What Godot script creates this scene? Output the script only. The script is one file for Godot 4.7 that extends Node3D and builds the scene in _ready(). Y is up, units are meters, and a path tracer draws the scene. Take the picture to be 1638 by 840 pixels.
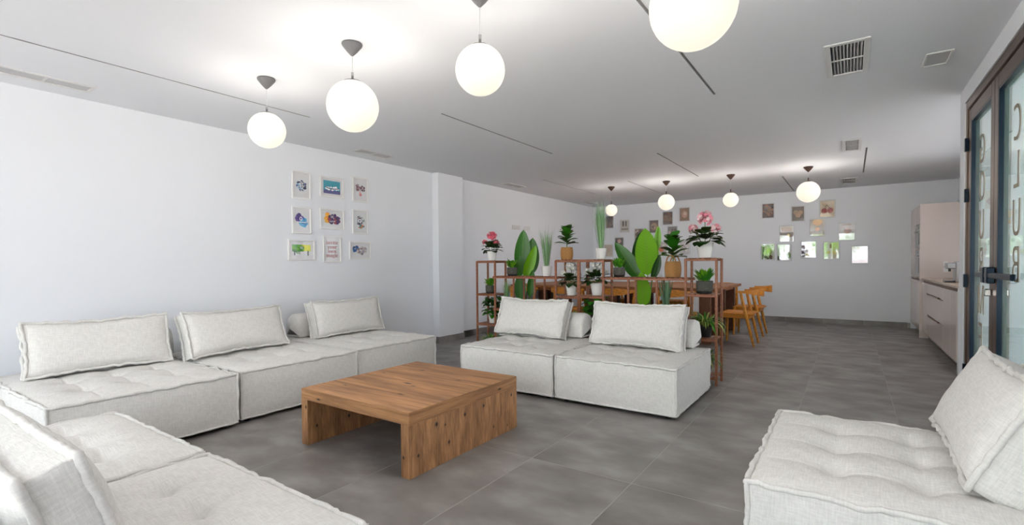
extends Node3D
# Lounge of a holiday residence: modular sofas, coffee table, plant stands, dining corner and kitchenette.

var M := {}
var used := {}
var rng := RandomNumberGenerator.new()

const CEIL := 2.449
const LEFT := -4.965
const BACK := -10.61
const RIGHT := 0.712
const REAR := 3.2

# ---------------------------------------------------------------- mesh helper
class MB:
	var v := PackedVector3Array()
	var uv := PackedVector2Array()
	var ix := PackedInt32Array()
	func add(p: Vector3, t := Vector2.ZERO) -> int:
		v.append(p)
		uv.append(t)
		return v.size() - 1
	func tri(a: int, b: int, c: int) -> void:
		ix.append(a)
		ix.append(b)
		ix.append(c)
	func out_quad(a: Vector3, b: Vector3, c: Vector3, d: Vector3, from: Vector3, g := 0) -> void:
		var n := (c - a).cross(b - a)
		if n.dot((a + c) * 0.5 - from) < 0.0:
			var t := b
			b = d
			d = t
			n = -n
		var k := v.size()
		for p: Vector3 in [a, b, c, d]:
			add(p, uv_of(p, n, g))
		tri(k, k + 1, k + 2)
		tri(k, k + 2, k + 3)
	func out_tri(a: Vector3, b: Vector3, c: Vector3, from: Vector3, g := 0) -> void:
		var n := (c - a).cross(b - a)
		var k := v.size()
		for p: Vector3 in ([a, b, c] if n.dot(a - from) >= 0.0 else [a, c, b]):
			add(p, uv_of(p, n, g))
		tri(k, k + 1, k + 2)
	# u runs across the grain, v along it; g = grain axis (0 x, 1 y, 2 z)
	func uv_of(p: Vector3, n: Vector3, g: int) -> Vector2:
		var m := n.abs()
		var face := 0 if m.x >= m.y and m.x >= m.z else (1 if m.y >= m.z else 2)
		var axes := [0, 1, 2]
		axes.erase(face)
		if face == g:
			return Vector2(p[axes[0]], p[axes[1]])
		axes.erase(g)
		return Vector2(p[axes[0]], p[g])
	func box(c: Vector3, s: Vector3, b := 0.0, g := 0) -> void:
		var h := s * 0.5
		b = minf(b, minf(h.x, minf(h.y, h.z)) * 0.9)
		for ax in 3:
			var u := (ax + 1) % 3
			var w := (ax + 2) % 3
			for sg: float in [-1.0, 1.0]:
				var q := []
				for k: Array in [[-1, -1], [1, -1], [1, 1], [-1, 1]]:
					var p := Vector3.ZERO
					p[ax] = sg * h[ax]
					p[u] = k[0] * (h[u] - b)
					p[w] = k[1] * (h[w] - b)
					q.append(c + p)
				out_quad(q[0], q[1], q[2], q[3], c, g)
		if b <= 0.0:
			return
		for ax in 3:
			var u := (ax + 1) % 3
			var w := (ax + 2) % 3
			for su: float in [-1.0, 1.0]:
				for sw: float in [-1.0, 1.0]:
					var q := []
					for k: Array in [[-1, 0], [1, 0], [1, 1], [-1, 1]]:
						var p := Vector3.ZERO
						p[ax] = k[0] * (h[ax] - b)
						p[u] = su * (h[u] - (b if k[1] == 1 else 0.0))
						p[w] = sw * (h[w] - (0.0 if k[1] == 1 else b))
						q.append(c + p)
					out_quad(q[0], q[1], q[2], q[3], c, g)
		for sx: float in [-1.0, 1.0]:
			for sy: float in [-1.0, 1.0]:
				for sz: float in [-1.0, 1.0]:
					var o := Vector3(sx * h.x, sy * h.y, sz * h.z)
					out_tri(c + o - Vector3(0, sy * b, sz * b), c + o - Vector3(sx * b, 0, sz * b), c + o - Vector3(sx * b, sy * b, 0), c, g)
	# smooth grid from a function of (u, v) in 0..1
	func grid(nu: int, nv: int, f: Callable) -> void:
		var k := v.size()
		for j in nv + 1:
			for i in nu + 1:
				add(f.call(float(i) / nu, float(j) / nv), Vector2(float(i) / nu, float(j) / nv))
		for j in nv:
			for i in nu:
				var a := k + j * (nu + 1) + i
				tri(a, a + 1, a + nu + 2)
				tri(a, a + nu + 2, a + nu + 1)
	func tube(path: Array, radius, sides := 8, closed := false) -> void:
		var n := path.size()
		var k := v.size()
		var side := Vector3.ZERO
		for i in n:
			var a: Vector3 = path[(i - 1 + n) % n] if closed else path[maxi(i - 1, 0)]
			var b: Vector3 = path[(i + 1) % n] if closed else path[mini(i + 1, n - 1)]
			var t := (b - a).normalized()
			if side == Vector3.ZERO:
				side = t.cross(Vector3.UP if absf(t.y) < 0.9 else Vector3.RIGHT).normalized()
			side = (side - t * side.dot(t)).normalized()
			var up := t.cross(side)
			var r: float = radius[i] if radius is Array else radius
			for s in sides:
				var w := TAU * s / sides
				add(path[i] + (side * cos(w) + up * sin(w)) * r, Vector2(float(s) / sides, float(i)))
		for i in (n if closed else n - 1):
			for s in sides:
				var a := k + i * sides + s
				var b := k + i * sides + (s + 1) % sides
				var c := k + ((i + 1) % n) * sides + s
				var d := k + ((i + 1) % n) * sides + (s + 1) % sides
				tri(a, c, b)
				tri(b, c, d)
		if not closed:
			for e: int in [0, n - 1]:
				var c := add(path[e])
				for s in sides:
					if e == 0:
						tri(c, k + s, k + (s + 1) % sides)
					else:
						tri(c, k + e * sides + (s + 1) % sides, k + e * sides + s)
	# profile of (radius, height); a repeated point makes a hard edge
	func lathe(profile: Array, seg := 24, c := Vector3.ZERO) -> void:
		var k := v.size()
		for i in profile.size():
			var p: Vector2 = profile[i]
			for s in seg:
				var w := TAU * s / seg
				add(c + Vector3(cos(w) * p.x, p.y, sin(w) * p.x), Vector2(float(s) / seg, p.y))
		for i in profile.size() - 1:
			if profile[i] == profile[i + 1]:
				continue
			for s in seg:
				var a := k + i * seg + s
				var b := k + i * seg + (s + 1) % seg
				tri(a, b, a + seg)
				tri(b, b + seg, a + seg)
	# flat prism from an outline in the xz plane
	func prism(outline: PackedVector2Array, y0: float, y1: float) -> void:
		var mid := Vector2.ZERO
		for p in outline:
			mid += p / outline.size()
		var from := Vector3(mid.x, (y0 + y1) * 0.5, mid.y)
		for i in outline.size():
			var a := outline[i]
			var b := outline[(i + 1) % outline.size()]
			out_quad(Vector3(a.x, y0, a.y), Vector3(b.x, y0, b.y), Vector3(b.x, y1, b.y), Vector3(a.x, y1, a.y), from)
			out_tri(Vector3(mid.x, y1, mid.y), Vector3(a.x, y1, a.y), Vector3(b.x, y1, b.y), from)
			out_tri(Vector3(mid.x, y0, mid.y), Vector3(a.x, y0, a.y), Vector3(b.x, y0, b.y), from)
	# rail of rectangular section swept along a path, upright
	func rail(path: Array, heights: Array, thick: float) -> void:
		var n := path.size()
		var rings := []
		for i in n:
			var t: Vector3 = (path[mini(i + 1, n - 1)] - path[maxi(i - 1, 0)]).normalized()
			var s = t.cross(Vector3.UP).normalized() * thick * 0.5
			var h = Vector3.UP * (heights[i] * 0.5)
			rings.append([path[i] - s - h, path[i] + s - h, path[i] + s + h, path[i] - s + h])
		for q in 4:
			var k := v.size()
			for i in n:
				add(rings[i][q], Vector2(0, i))
				add(rings[i][(q + 1) % 4], Vector2(1, i))
			for i in n - 1:
				var a := k + i * 2
				tri(a, a + 1, a + 2)
				tri(a + 1, a + 3, a + 2)
		for e: int in [0, n - 1]:
			out_quad(rings[e][0], rings[e][1], rings[e][2], rings[e][3], path[n / 2])
	# one leaf: three vertices across, pointed, folded along the midrib and drooping
	func leaf(base: Vector3, dir: Vector3, side: Vector3, length: float, width: float, droop := 0.2, fold := 0.2, segs := 5, belly := 0.8) -> void:
		dir = dir.normalized()
		side = (side - dir * side.dot(dir)).normalized()
		var up := side.cross(dir).normalized()
		var k := v.size()
		for i in segs + 1:
			var t := float(i) / segs
			var c := base + dir * length * t * (1.0 - 0.25 * droop * t) + Vector3.DOWN * (droop * length * t * t)
			var w := width * 0.5 * maxf(0.02, pow(sin(PI * pow(clampf(t, 0.0, 1.0), belly)), 0.62))
			add(c - side * w + up * fold * w, Vector2(0, t))
			add(c, Vector2(0.5, t))
			add(c + side * w + up * fold * w, Vector2(1, t))
		for i in segs:
			var a := k + i * 3
			tri(a, a + 3, a + 1)
			tri(a + 1, a + 3, a + 4)
			tri(a + 1, a + 4, a + 2)
			tri(a + 2, a + 4, a + 5)
	func mesh() -> ArrayMesh:
		var n := PackedVector3Array()
		n.resize(v.size())
		for i in range(0, ix.size(), 3):
			var a := ix[i]
			var b := ix[i + 1]
			var c := ix[i + 2]
			var f := (v[c] - v[a]).cross(v[b] - v[a])
			n[a] += f
			n[b] += f
			n[c] += f
		for i in n.size():
			n[i] = n[i].normalized() if n[i].length_squared() > 1e-20 else Vector3.UP
		var arr := []
		arr.resize(Mesh.ARRAY_MAX)
		arr[Mesh.ARRAY_VERTEX] = v
		arr[Mesh.ARRAY_NORMAL] = n
		arr[Mesh.ARRAY_TEX_UV] = uv
		arr[Mesh.ARRAY_INDEX] = ix
		var m := ArrayMesh.new()
		m.add_surface_from_arrays(Mesh.PRIMITIVE_TRIANGLES, arr)
		return m

# ---------------------------------------------------------------- scene helpers
func numbered(called: String) -> String:
	var n: int = used.get(called, 0)
	used[called] = n + 1
	return called if n == 0 else "%s_%03d" % [called, n]

func thing(called: String, label: String, category: String, at := Vector3.ZERO, turn := 0.0, group := "") -> Node3D:
	var o := Node3D.new()
	o.name = numbered(called)
	add_child(o)
	o.position = at
	o.rotation.y = turn
	tag(o, label, category, group)
	return o

func tag(o: Node, label: String, category: String, group := "") -> void:
	o.set_meta("label", label)
	o.set_meta("category", category)
	if group:
		o.set_meta("group", group)

func part(called: String, m, mat: Material, parent: Node, at := Vector3.ZERO, label := "") -> MeshInstance3D:
	var o := MeshInstance3D.new()
	o.name = called
	o.mesh = m.mesh() if m is MB else m
	o.material_override = mat
	o.position = at
	if label:
		o.set_meta("label", label)
	parent.add_child(o, true)
	return o

func struct(called: String, m, mat: Material) -> MeshInstance3D:
	var o := MeshInstance3D.new()
	o.name = called
	o.mesh = m.mesh() if m is MB else m
	o.material_override = mat
	o.set_meta("kind", "structure")
	add_child(o)
	return o

func copy_of(o: Node3D, at: Vector3, turn: float, label := "", called := "") -> Node3D:
	var c: Node3D = o.duplicate()
	c.name = numbered(called if called else String(o.name).rstrip("_0123456789"))
	add_child(c)
	c.position = at
	c.rotation.y = turn
	if label:
		c.set_meta("label", label)
	return c

func bx(c: Vector3, s: Vector3, b := 0.0, g := 0) -> MB:
	var m := MB.new()
	m.box(c, s, b, g)
	return m

func span(x0: float, x1: float, y0: float, y1: float, z0: float, z1: float, b := 0.0, g := 0) -> MB:
	return bx(Vector3((x0 + x1) / 2, (y0 + y1) / 2, (z0 + z1) / 2), Vector3(absf(x1 - x0), absf(y1 - y0), absf(z1 - z0)), b, g)

# ---------------------------------------------------------------- materials
func mat(called: String, c: Color, rough := 0.6, metal := 0.0) -> StandardMaterial3D:
	var m := StandardMaterial3D.new()
	m.resource_name = called
	m.albedo_color = c
	m.roughness = rough
	m.metallic = metal
	M[called] = m
	return m

func noise_tex(colors: Array, freq: float, seed_: int, size := 512, octaves := 5, ends := [0.0, 1.0]) -> NoiseTexture2D:
	var n := FastNoiseLite.new()
	n.noise_type = FastNoiseLite.TYPE_SIMPLEX_SMOOTH
	n.seed = seed_
	n.frequency = freq
	n.fractal_octaves = octaves
	var g := Gradient.new()
	var offs := PackedFloat32Array()
	var cols := PackedColorArray()
	for i in colors.size():
		offs.append(lerpf(ends[0], ends[1], float(i) / (colors.size() - 1)))
		cols.append(colors[i])
	g.offsets = offs
	g.colors = cols
	var t := NoiseTexture2D.new()
	t.width = size
	t.height = size
	t.seamless = true
	t.noise = n
	t.color_ramp = g
	return t

func weave_tex(dark: Color, light: Color, size: int, seed_: int) -> Array:
	var r := RandomNumberGenerator.new()
	r.seed = seed_
	var rows := PackedFloat32Array()
	var cols := PackedFloat32Array()
	for i in size:
		rows.append(r.randf())
		cols.append(r.randf())
	var slub := FastNoiseLite.new()
	slub.seed = seed_
	slub.frequency = 0.06
	var img := Image.create(size, size, false, Image.FORMAT_RGB8)
	var hgt := Image.create(size, size, false, Image.FORMAT_L8)
	for y in size:
		for x in size:
			var over := ((x + y) & 1) == 0
			var yarn := rows[y] if over else cols[x]
			var s := slub.get_noise_2d(x * 0.12, y) if over else slub.get_noise_2d(x, y * 0.12 + 900.0)
			var k := clampf(0.5 + (yarn - 0.5) * 0.45 + s * 0.7 + (r.randf() - 0.5) * 0.35, 0.0, 1.0)
			img.set_pixel(x, y, dark.lerp(light, k))
			hgt.set_pixel(x, y, Color(k, k, k))
	return [ImageTexture.create_from_image(img), ImageTexture.create_from_image(hgt)]

# grain runs along v; knots are [u, v, size] in texture share
func wood_tex(w: int, h: int, seed_: int, dark: Color, light: Color, knots: Array, planks := 0) -> ImageTexture:
	var n := FastNoiseLite.new()
	n.seed = seed_
	n.frequency = 1.0
	n.fractal_octaves = 3
	var fine := FastNoiseLite.new()
	fine.seed = seed_ + 7
	fine.frequency = 1.0
	fine.fractal_octaves = 2
	var img := Image.create(w, h, false, Image.FORMAT_RGB8)
	for y in h:
		for x in w:
			var u := float(x) / w
			var v := float(y) / h
			var shift := 0.0
			var blot := 0.0
			for q: Array in knots:
				var du: float = (u - q[0]) / q[2]
				var dv: float = (v - q[1]) / (q[2] * 2.6)
				var d2 := du * du + dv * dv
				shift += du * q[2] * 0.9 * exp(-d2 * 0.35)
				blot += exp(-d2 * 3.0) + 0.35 * exp(-(du * du * 6.0 + dv * dv * 0.5))
			var plank := 0.0
			if planks > 0:
				plank = floorf(u * planks) * 3.7
			var uu := u - shift
			var k := 0.5 + 0.55 * n.get_noise_3d(uu * 11.0, v * 1.1, plank) + 0.34 * fine.get_noise_3d(uu * 60.0, v * 3.0, plank) + 0.16 * fine.get_noise_2d(u * 190.0, v * 9.0)
			if planks > 0:
				k += 0.25 * sin(plank * 5.1)
			var c := dark.lerp(light, clampf(k, 0.0, 1.0))
			img.set_pixel(x, y, c.lerp(Color(0.13, 0.08, 0.05), clampf(blot, 0.0, 0.92)))
	return ImageTexture.create_from_image(img)

func triplanar(m: StandardMaterial3D, s: Vector3, world := false) -> StandardMaterial3D:
	m.uv1_triplanar = true
	m.uv1_world_triplanar = world
	m.uv1_triplanar_sharpness = 6.0
	m.uv1_scale = s
	return m

func make_materials() -> void:
	mat("wall_paint", Color(0.905, 0.917, 0.94), 0.75)
	mat("ceiling_paint", Color(0.905, 0.915, 0.935), 0.85)
	mat("grout", Color(0.66, 0.65, 0.63), 0.8)
	for i in 4:
		var t := triplanar(mat("tile_%d" % i, Color(1, 1, 1), 0.42), Vector3(0.3, 0.5, 0.5), true)
		t.uv1_offset = Vector3(0.37 * i, 0.11 * i, 0.23 * i)
	var stone := noise_tex([Color(0.455, 0.44, 0.43), Color(0.52, 0.505, 0.495), Color(0.6, 0.59, 0.58)], 0.006, 11, 1024, 4, [0.1, 0.9])
	var gloss := noise_tex([Color(0.34, 0.34, 0.34), Color(0.52, 0.52, 0.52)], 0.02, 12, 512, 4)
	for i in 4:
		M["tile_%d" % i].albedo_texture = stone
		M["tile_%d" % i].roughness = 1.0
		M["tile_%d" % i].roughness_texture = gloss
	var w := weave_tex(Color(0.82, 0.812, 0.8), Color(0.93, 0.925, 0.912), 512, 5)
	var fab := triplanar(mat("linen", Color(1, 1, 1), 0.95), Vector3(4.2, 4.2, 4.2))
	fab.albedo_texture = w[0]
	fab.heightmap_enabled = true
	fab.heightmap_texture = w[1]
	fab.heightmap_scale = 0.1
	fab.metallic_specular = 0.2
	var fab2 := triplanar(mat("linen_piping", Color(0.97, 0.97, 0.97), 0.95), Vector3(4.2, 4.2, 4.2))
	fab2.albedo_texture = w[0]
	fab2.metallic_specular = 0.2
	mat("black_plastic", Color(0.03, 0.03, 0.03), 0.5)
	var oak_d := Color(0.5, 0.345, 0.22)
	var oak_l := Color(0.79, 0.59, 0.405)
	var ot := mat("oak_top", Color.WHITE, 0.55)
	ot.albedo_texture = wood_tex(512, 512, 3, oak_d, oak_l, [[0.22, 0.3, 0.012], [0.31, 0.72, 0.009], [0.55, 0.5, 0.016], [0.58, 0.58, 0.009], [0.8, 0.2, 0.008], [0.76, 0.66, 0.01], [0.42, 0.12, 0.008]], 4)
	var os := mat("oak_side", Color.WHITE, 0.55)
	os.albedo_texture = wood_tex(512, 256, 4, oak_d, oak_l, [[0.07, 0.62, 0.012], [0.12, 0.12, 0.007], [0.27, 0.2, 0.009], [0.37, 0.62, 0.012], [0.2, 0.75, 0.007], [0.69, 0.28, 0.012], [0.79, 0.62, 0.016], [0.72, 0.56, 0.008], [0.93, 0.28, 0.012], [0.55, 0.6, 0.014], [0.6, 0.8, 0.007]], 5)
	var grain := noise_tex([Color(0.5, 0.5, 0.5), Color(0.86, 0.86, 0.86), Color(1, 1, 1)], 0.02, 21, 512, 5, [0.1, 0.9])
	for q: Array in [["honey_oak_x", Color(0.95, 0.6, 0.13), Vector3(1.2, 14, 14)], ["honey_oak_y", Color(0.97, 0.64, 0.2), Vector3(14, 1.2, 14)], ["walnut_x", Color(0.7, 0.44, 0.22), Vector3(0.8, 9, 9)], ["walnut_y", Color(0.5, 0.31, 0.2), Vector3(9, 0.8, 9)], ["bamboo", Color(0.68, 0.43, 0.3), Vector3(20, 3, 20)]]:
		var m := triplanar(mat(q[0], q[1], 0.5), q[2])
		m.albedo_texture = grain
	mat("white_frame", Color(0.9, 0.9, 0.9), 0.4)
	mat("mat_board", Color(0.86, 0.86, 0.87), 0.8)
	var gz := mat("glazing", Color(1, 1, 1, 0.02), 0.02)
	gz.transparency = BaseMaterial3D.TRANSPARENCY_ALPHA
	var pgz := mat("print_glazing", Color(1, 1, 1, 0.02), 0.02)
	pgz.transparency = BaseMaterial3D.TRANSPARENCY_ALPHA
	pgz.metallic_specular = 0.22
	mat("clear_frame", Color(0.84, 0.85, 0.87), 0.3)
	var dg := mat("door_glass", Color(0.5, 0.72, 0.7, 0.36), 0.01)
	dg.transparency = BaseMaterial3D.TRANSPARENCY_ALPHA
	mat("bronze_metal", Color(0.42, 0.34, 0.29), 0.32, 0.7)
	mat("dark_gasket", Color(0.02, 0.12, 0.19), 0.3, 0.5)
	mat("steel", Color(0.72, 0.72, 0.72), 0.25, 0.9)
	mat("letter_vinyl", Color(0.6, 0.56, 0.5), 0.6)
	mat("vent_white", Color(0.87, 0.87, 0.87), 0.5)
	mat("duct_steel", Color(0.5, 0.5, 0.51), 0.6, 0.3)
	mat("vent_filter", Color(0.78, 0.78, 0.79), 0.9)
	mat("slot_grey", Color(0.62, 0.62, 0.62), 0.8)
	var gl := mat("globe_glass", Color(0.7, 0.67, 0.62), 0.3)
	gl.emission_enabled = true
	gl.emission = Color(1.0, 0.96, 0.88)
	gl.emission_energy_multiplier = 0.47
	mat("pendant_grey", Color(0.4, 0.4, 0.41), 0.45)
	mat("pendant_brown", Color(0.24, 0.15, 0.1), 0.5)
	mat("cord", Color(0.75, 0.75, 0.75), 0.5)
	mat("pot_white", Color(0.9, 0.9, 0.89), 0.25)
	var pg := triplanar(mat("pot_grey", Color(1, 1, 1), 0.8), Vector3(6, 6, 6))
	pg.albedo_texture = noise_tex([Color(0.24, 0.24, 0.22), Color(0.38, 0.375, 0.34)], 0.05, 31, 128)
	mat("pot_dark", Color(0.07, 0.07, 0.07), 0.6)
	var bk := triplanar(mat("wicker", Color(0.82, 0.62, 0.38), 0.8), Vector3(4, 30, 4))
	bk.albedo_texture = noise_tex([Color(0.6, 0.55, 0.45), Color(1, 1, 1)], 0.08, 32, 128)
	mat("soil", Color(0.12, 0.09, 0.06), 0.95)
	for q: Array in [["leaf_dark", Color(0.07, 0.22, 0.05)], ["leaf_mid", Color(0.16, 0.46, 0.07)], ["leaf_light", Color(0.36, 0.62, 0.03)], ["leaf_lime", Color(0.4, 0.64, 0.12)], ["leaf_grass", Color(0.5, 0.66, 0.46)], ["leaf_spider", Color(0.62, 0.68, 0.36)], ["leaf_aloe", Color(0.4, 0.55, 0.42)]]:
		var m := mat(q[0], q[1], 0.42)
		m.backlight_enabled = true
		m.backlight = Color(0.25, 0.3, 0.1)
	for q: Array in [["big_leaf_dark", Color(0.1, 0.3, 0.06), Color(0.045, 0.19, 0.05)], ["big_leaf_light", Color(0.5, 0.72, 0.04), Color(0.36, 0.62, 0.01)], ["big_leaf_mid", Color(0.2, 0.48, 0.04), Color(0.12, 0.36, 0.03)]]:
		var img := Image.create(64, 128, false, Image.FORMAT_RGB8)
		for y in 128:
			for x in 64:
				var d := absf(x - 31.5) / 32.0
				var vein := 0.5 + 0.5 * sin((y * 0.9 - d * 14.0) * 0.9)
				var c: Color = q[2].lerp(q[1], 0.35 + 0.3 * vein)
				img.set_pixel(x, y, c.lerp(Color(0.45, 0.62, 0.25), clampf(1.0 - d * 11.0, 0.0, 0.6)))
		var m := mat(q[0], Color.WHITE, 0.38)
		m.albedo_texture = ImageTexture.create_from_image(img)
		m.backlight_enabled = true
		m.backlight = Color(0.25, 0.32, 0.1)
	mat("stem_green", Color(0.3, 0.45, 0.15), 0.6)
	mat("petal_pink", Color(0.9, 0.42, 0.5), 0.7)
	mat("petal_rose", Color(0.94, 0.6, 0.67), 0.7)
	mat("petal_pale", Color(0.96, 0.85, 0.86), 0.7)
	mat("petal_white", Color(0.92, 0.92, 0.9), 0.7)
	var kf := mat("kitchen_front", Color(0.83, 0.775, 0.755), 0.16)
	kf.metallic_specular = 0.6
	mat("kitchen_white", Color(0.86, 0.86, 0.87), 0.3)
	mat("worktop", Color(0.7, 0.62, 0.55), 0.25)
	mat("groove_brown", Color(0.4, 0.28, 0.2), 0.5)
	mat("plinth", Color(0.3, 0.29, 0.28), 0.4)
	mat("oven_glass", Color(0.28, 0.28, 0.29), 0.1)
	mat("socket", Color(0.88, 0.88, 0.88), 0.35)
	mat("terrace", Color(0.7, 0.695, 0.69), 0.8)
	mat("added_roof_paint", Color(0.85, 0.83, 0.8), 0.85)  # only for the added roofs that keep daylight off the right side
	mat("red_ink", Color(0.62, 0.1, 0.12), 0.8)
	mat("bark", Color(0.3, 0.22, 0.16), 0.9)

# ---------------------------------------------------------------- prints
func paint(w: int, h: int, base: Color, ops: Array, seed_: int, grain := 0.05) -> ImageTexture:
	var r := RandomNumberGenerator.new()
	r.seed = seed_
	var img := Image.create(w, h, false, Image.FORMAT_RGB8)
	img.fill(base)
	for o: Array in ops:
		match o[0]:
			"e":
				blob(img, o[1] * w, o[2] * h, o[3] * w, o[4] * h, o[5])
			"r":
				img.fill_rect(Rect2i(int(o[1] * w), int(o[2] * h), int(o[3] * w), int(o[4] * h)), o[5])
			"s":
				for k in int(o[1]):
					var a := r.randf() * TAU
					var d := sqrt(r.randf())
					var s: float = o[6] * (0.45 + 1.25 * r.randf())
					blob(img, (o[2] + cos(a) * d * o[4]) * w, (o[3] + sin(a) * d * o[5]) * h, s * w, s * w, o[7][r.randi() % o[7].size()])
			"l":
				var p := Vector2(o[1] * w, o[2] * h)
				var q := Vector2(o[3] * w, o[4] * h)
				var n := int(p.distance_to(q)) + 1
				for k in n + 1:
					var c := p.lerp(q, float(k) / n)
					blob(img, c.x, c.y, o[5] * w, o[5] * w, o[6])
	for y in h:
		for x in w:
			var c := img.get_pixel(x, y)
			var k := 1.0 + (r.randf() - 0.5) * 2.0 * grain
			img.set_pixel(x, y, Color(c.r * k, c.g * k, c.b * k))
	return ImageTexture.create_from_image(img)

func blob(img: Image, cx: float, cy: float, rx: float, ry: float, c: Color) -> void:
	for y in range(maxi(0, int(cy - ry)), mini(img.get_height(), int(cy + ry) + 2)):
		for x in range(maxi(0, int(cx - rx)), mini(img.get_width(), int(cx + rx) + 2)):
			var d := pow((x - cx) / maxf(rx, 0.5), 2) + pow((y - cy) / maxf(ry, 0.5), 2)
			if d <= 1.0:
				img.set_pixel(x, y, c)

# picture facing local +z, centred at its origin
func picture(called: String, label: String, group: String, at: Vector3, turn: float, w: float, h: float, bar: float, inset: float, tex: Texture2D, pw: float, ph: float, frame_mat: Material, shiny: bool) -> Node3D:
	var t := thing(called, label, "picture", at, turn, group)
	var f := MB.new()
	f.box(Vector3(0, h / 2 - bar / 2, 0.009), Vector3(w, bar, 0.018), 0.002)
	f.box(Vector3(0, -h / 2 + bar / 2, 0.009), Vector3(w, bar, 0.018), 0.002)
	f.box(Vector3(-w / 2 + bar / 2, 0, 0.009), Vector3(bar, h - 2 * bar, 0.018), 0.002)
	f.box(Vector3(w / 2 - bar / 2, 0, 0.009), Vector3(bar, h - 2 * bar, 0.018), 0.002)
	part("frame", f, frame_mat, t)
	if inset > 0.0:
		part("mat_board", bx(Vector3(0, 0, 0.003), Vector3(w - bar, h - bar, 0.004)), M.mat_board, t)
	var p := MB.new()
	for c: Array in [[-1, 1, 0, 0], [1, 1, 1, 0], [1, -1, 1, 1], [-1, -1, 0, 1]]:
		p.add(Vector3(c[0] * pw / 2, c[1] * ph / 2, 0.0065), Vector2(c[2], c[3]))
	p.tri(0, 1, 2)
	p.tri(0, 2, 3)
	if tex:
		var pm := StandardMaterial3D.new()
		pm.resource_name = "print"
		pm.albedo_texture = tex
		pm.roughness = 0.04 if shiny else 0.7
		if shiny:
			pm.metallic_specular = 0.9
			pm.clearcoat_enabled = true
			pm.clearcoat = 1.0
			pm.clearcoat_roughness = 0.02
		part("print", p, pm, t)
	part("glazing", bx(Vector3(0, 0, 0.011), Vector3(w - 2 * bar, h - 2 * bar, 0.002)), M.glazing if shiny else M.print_glazing, t)
	return t

# ---------------------------------------------------------------- upholstery
var wob := FastNoiseLite.new()

func wavy(a: Vector3, b: Vector3, n: int, amp: float, phase: float) -> Array:
	var out := []
	for i in n:
		var t := float(i) / n
		var p := a.lerp(b, t)
		out.append(p + Vector3(wob.get_noise_2d(p.x * 9 + p.y * 7 + phase, p.z * 9), wob.get_noise_2d(p.z * 9 + phase + 40, p.x * 9 + p.y * 5) * 0.8, wob.get_noise_2d(p.y * 9 + phase + 80, p.x * 9 + p.z * 9)) * amp)
	return out

# square sofa module, origin at its base centre; h is the height of the top seam
func sofa_meshes(w: float, d: float, h: float) -> Dictionary:
	var tufts := []
	for i: float in [-0.25, 0.0, 0.25]:
		for j: float in [-0.25, 0.0, 0.25]:
			tufts.append(Vector2(i * w, j * d))
	var top := MB.new()
	top.grid(120, 120, func(u: float, q: float) -> Vector3:
		var x := (u - 0.5) * w
		var z := (0.5 - q) * d
		var e := (1.0 - pow(absf(2.0 * u - 1.0), 6.0)) * (1.0 - pow(absf(2.0 * q - 1.0), 6.0))
		var y := h - 0.004 + 0.034 * sqrt(maxf(e, 0.0))
		for k: float in [-0.25, 0.0, 0.25]:
			y -= 0.005 * exp(-pow((x - k * w) / 0.007, 2.0)) * e
			y -= (0.012 * exp(-pow((z - k * d) / 0.028, 2.0)) * (0.5 + 0.5 * cos(TAU * x / (w * 0.25))) + 0.003 * exp(-pow((z - k * d) / 0.007, 2.0))) * e
			y -= 0.006 * exp(-pow((x - k * w) / 0.05, 2.0)) * e
		for t: Vector2 in tufts:
			var r2 := (Vector2(x, z) - t).length_squared()
			y -= (0.026 * exp(-r2 / 0.0012) + 0.016 * exp(-r2 / 0.008)) * e
		y += 0.004 * wob.get_noise_2d(x * 5.0, z * 5.0) * e
		return Vector3(x, y, z))
	var sides := []
	for s in 4:
		var m := MB.new()
		var turn := Basis(Vector3.UP, s * PI / 2)
		var ww := w if s % 2 == 0 else d
		var dd := d if s % 2 == 0 else w
		m.grid(24, 10, func(u: float, q: float) -> Vector3:
			var bulge := 0.012 * (1.0 - pow(absf(2.0 * u - 1.0), 4.0)) * (1.0 - pow(absf(2.0 * q - 1.0), 4.0))
			bulge += 0.003 * wob.get_noise_2d(u * 6.0 + s * 10, q * 3.0)
			return turn * Vector3((u - 0.5) * ww, lerpf(h, 0.035, q), dd / 2 + bulge))
		sides.append(m.mesh())
	var c := [Vector3(-w / 2, 0, d / 2), Vector3(w / 2, 0, d / 2), Vector3(w / 2, 0, -d / 2), Vector3(-w / 2, 0, -d / 2)]
	var tp := []
	var bp := []
	for i in 4:
		tp += wavy(c[i] + Vector3(0, h + 0.002, 0), c[(i + 1) % 4] + Vector3(0, h + 0.002, 0), 48, 0.014, 0.0)
		bp += wavy(c[i] + Vector3(0, 0.034, 0), c[(i + 1) % 4] + Vector3(0, 0.034, 0), 24, 0.005, 11.0)
	var t1 := MB.new()
	t1.tube(tp, 0.0105, 8, true)
	var t2 := MB.new()
	t2.tube(bp, 0.0075, 6, true)
	var cs := []
	for i in 4:
		var m := MB.new()
		m.tube(wavy(c[i] + Vector3(0, h + 0.006, 0), c[i] + Vector3(0, 0.03, 0), 16, 0.009, 23.0 + i), 0.0095, 7)
		cs.append(m.mesh())
	var foot := MB.new()
	foot.lathe([Vector2(0.022, 0.0), Vector2(0.026, 0.004), Vector2(0.026, 0.012), Vector2(0.02, 0.016), Vector2(0.02, 0.04)], 12)
	return {"top": top.mesh(), "sides": sides, "top_piping": t1.mesh(), "bottom_piping": t2.mesh(), "corners": cs, "foot": foot.mesh(), "under": span(-w / 2 + 0.03, w / 2 - 0.03, 0.036, 0.06, -d / 2 + 0.03, d / 2 - 0.03).mesh(), "w": w, "d": d}

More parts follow.
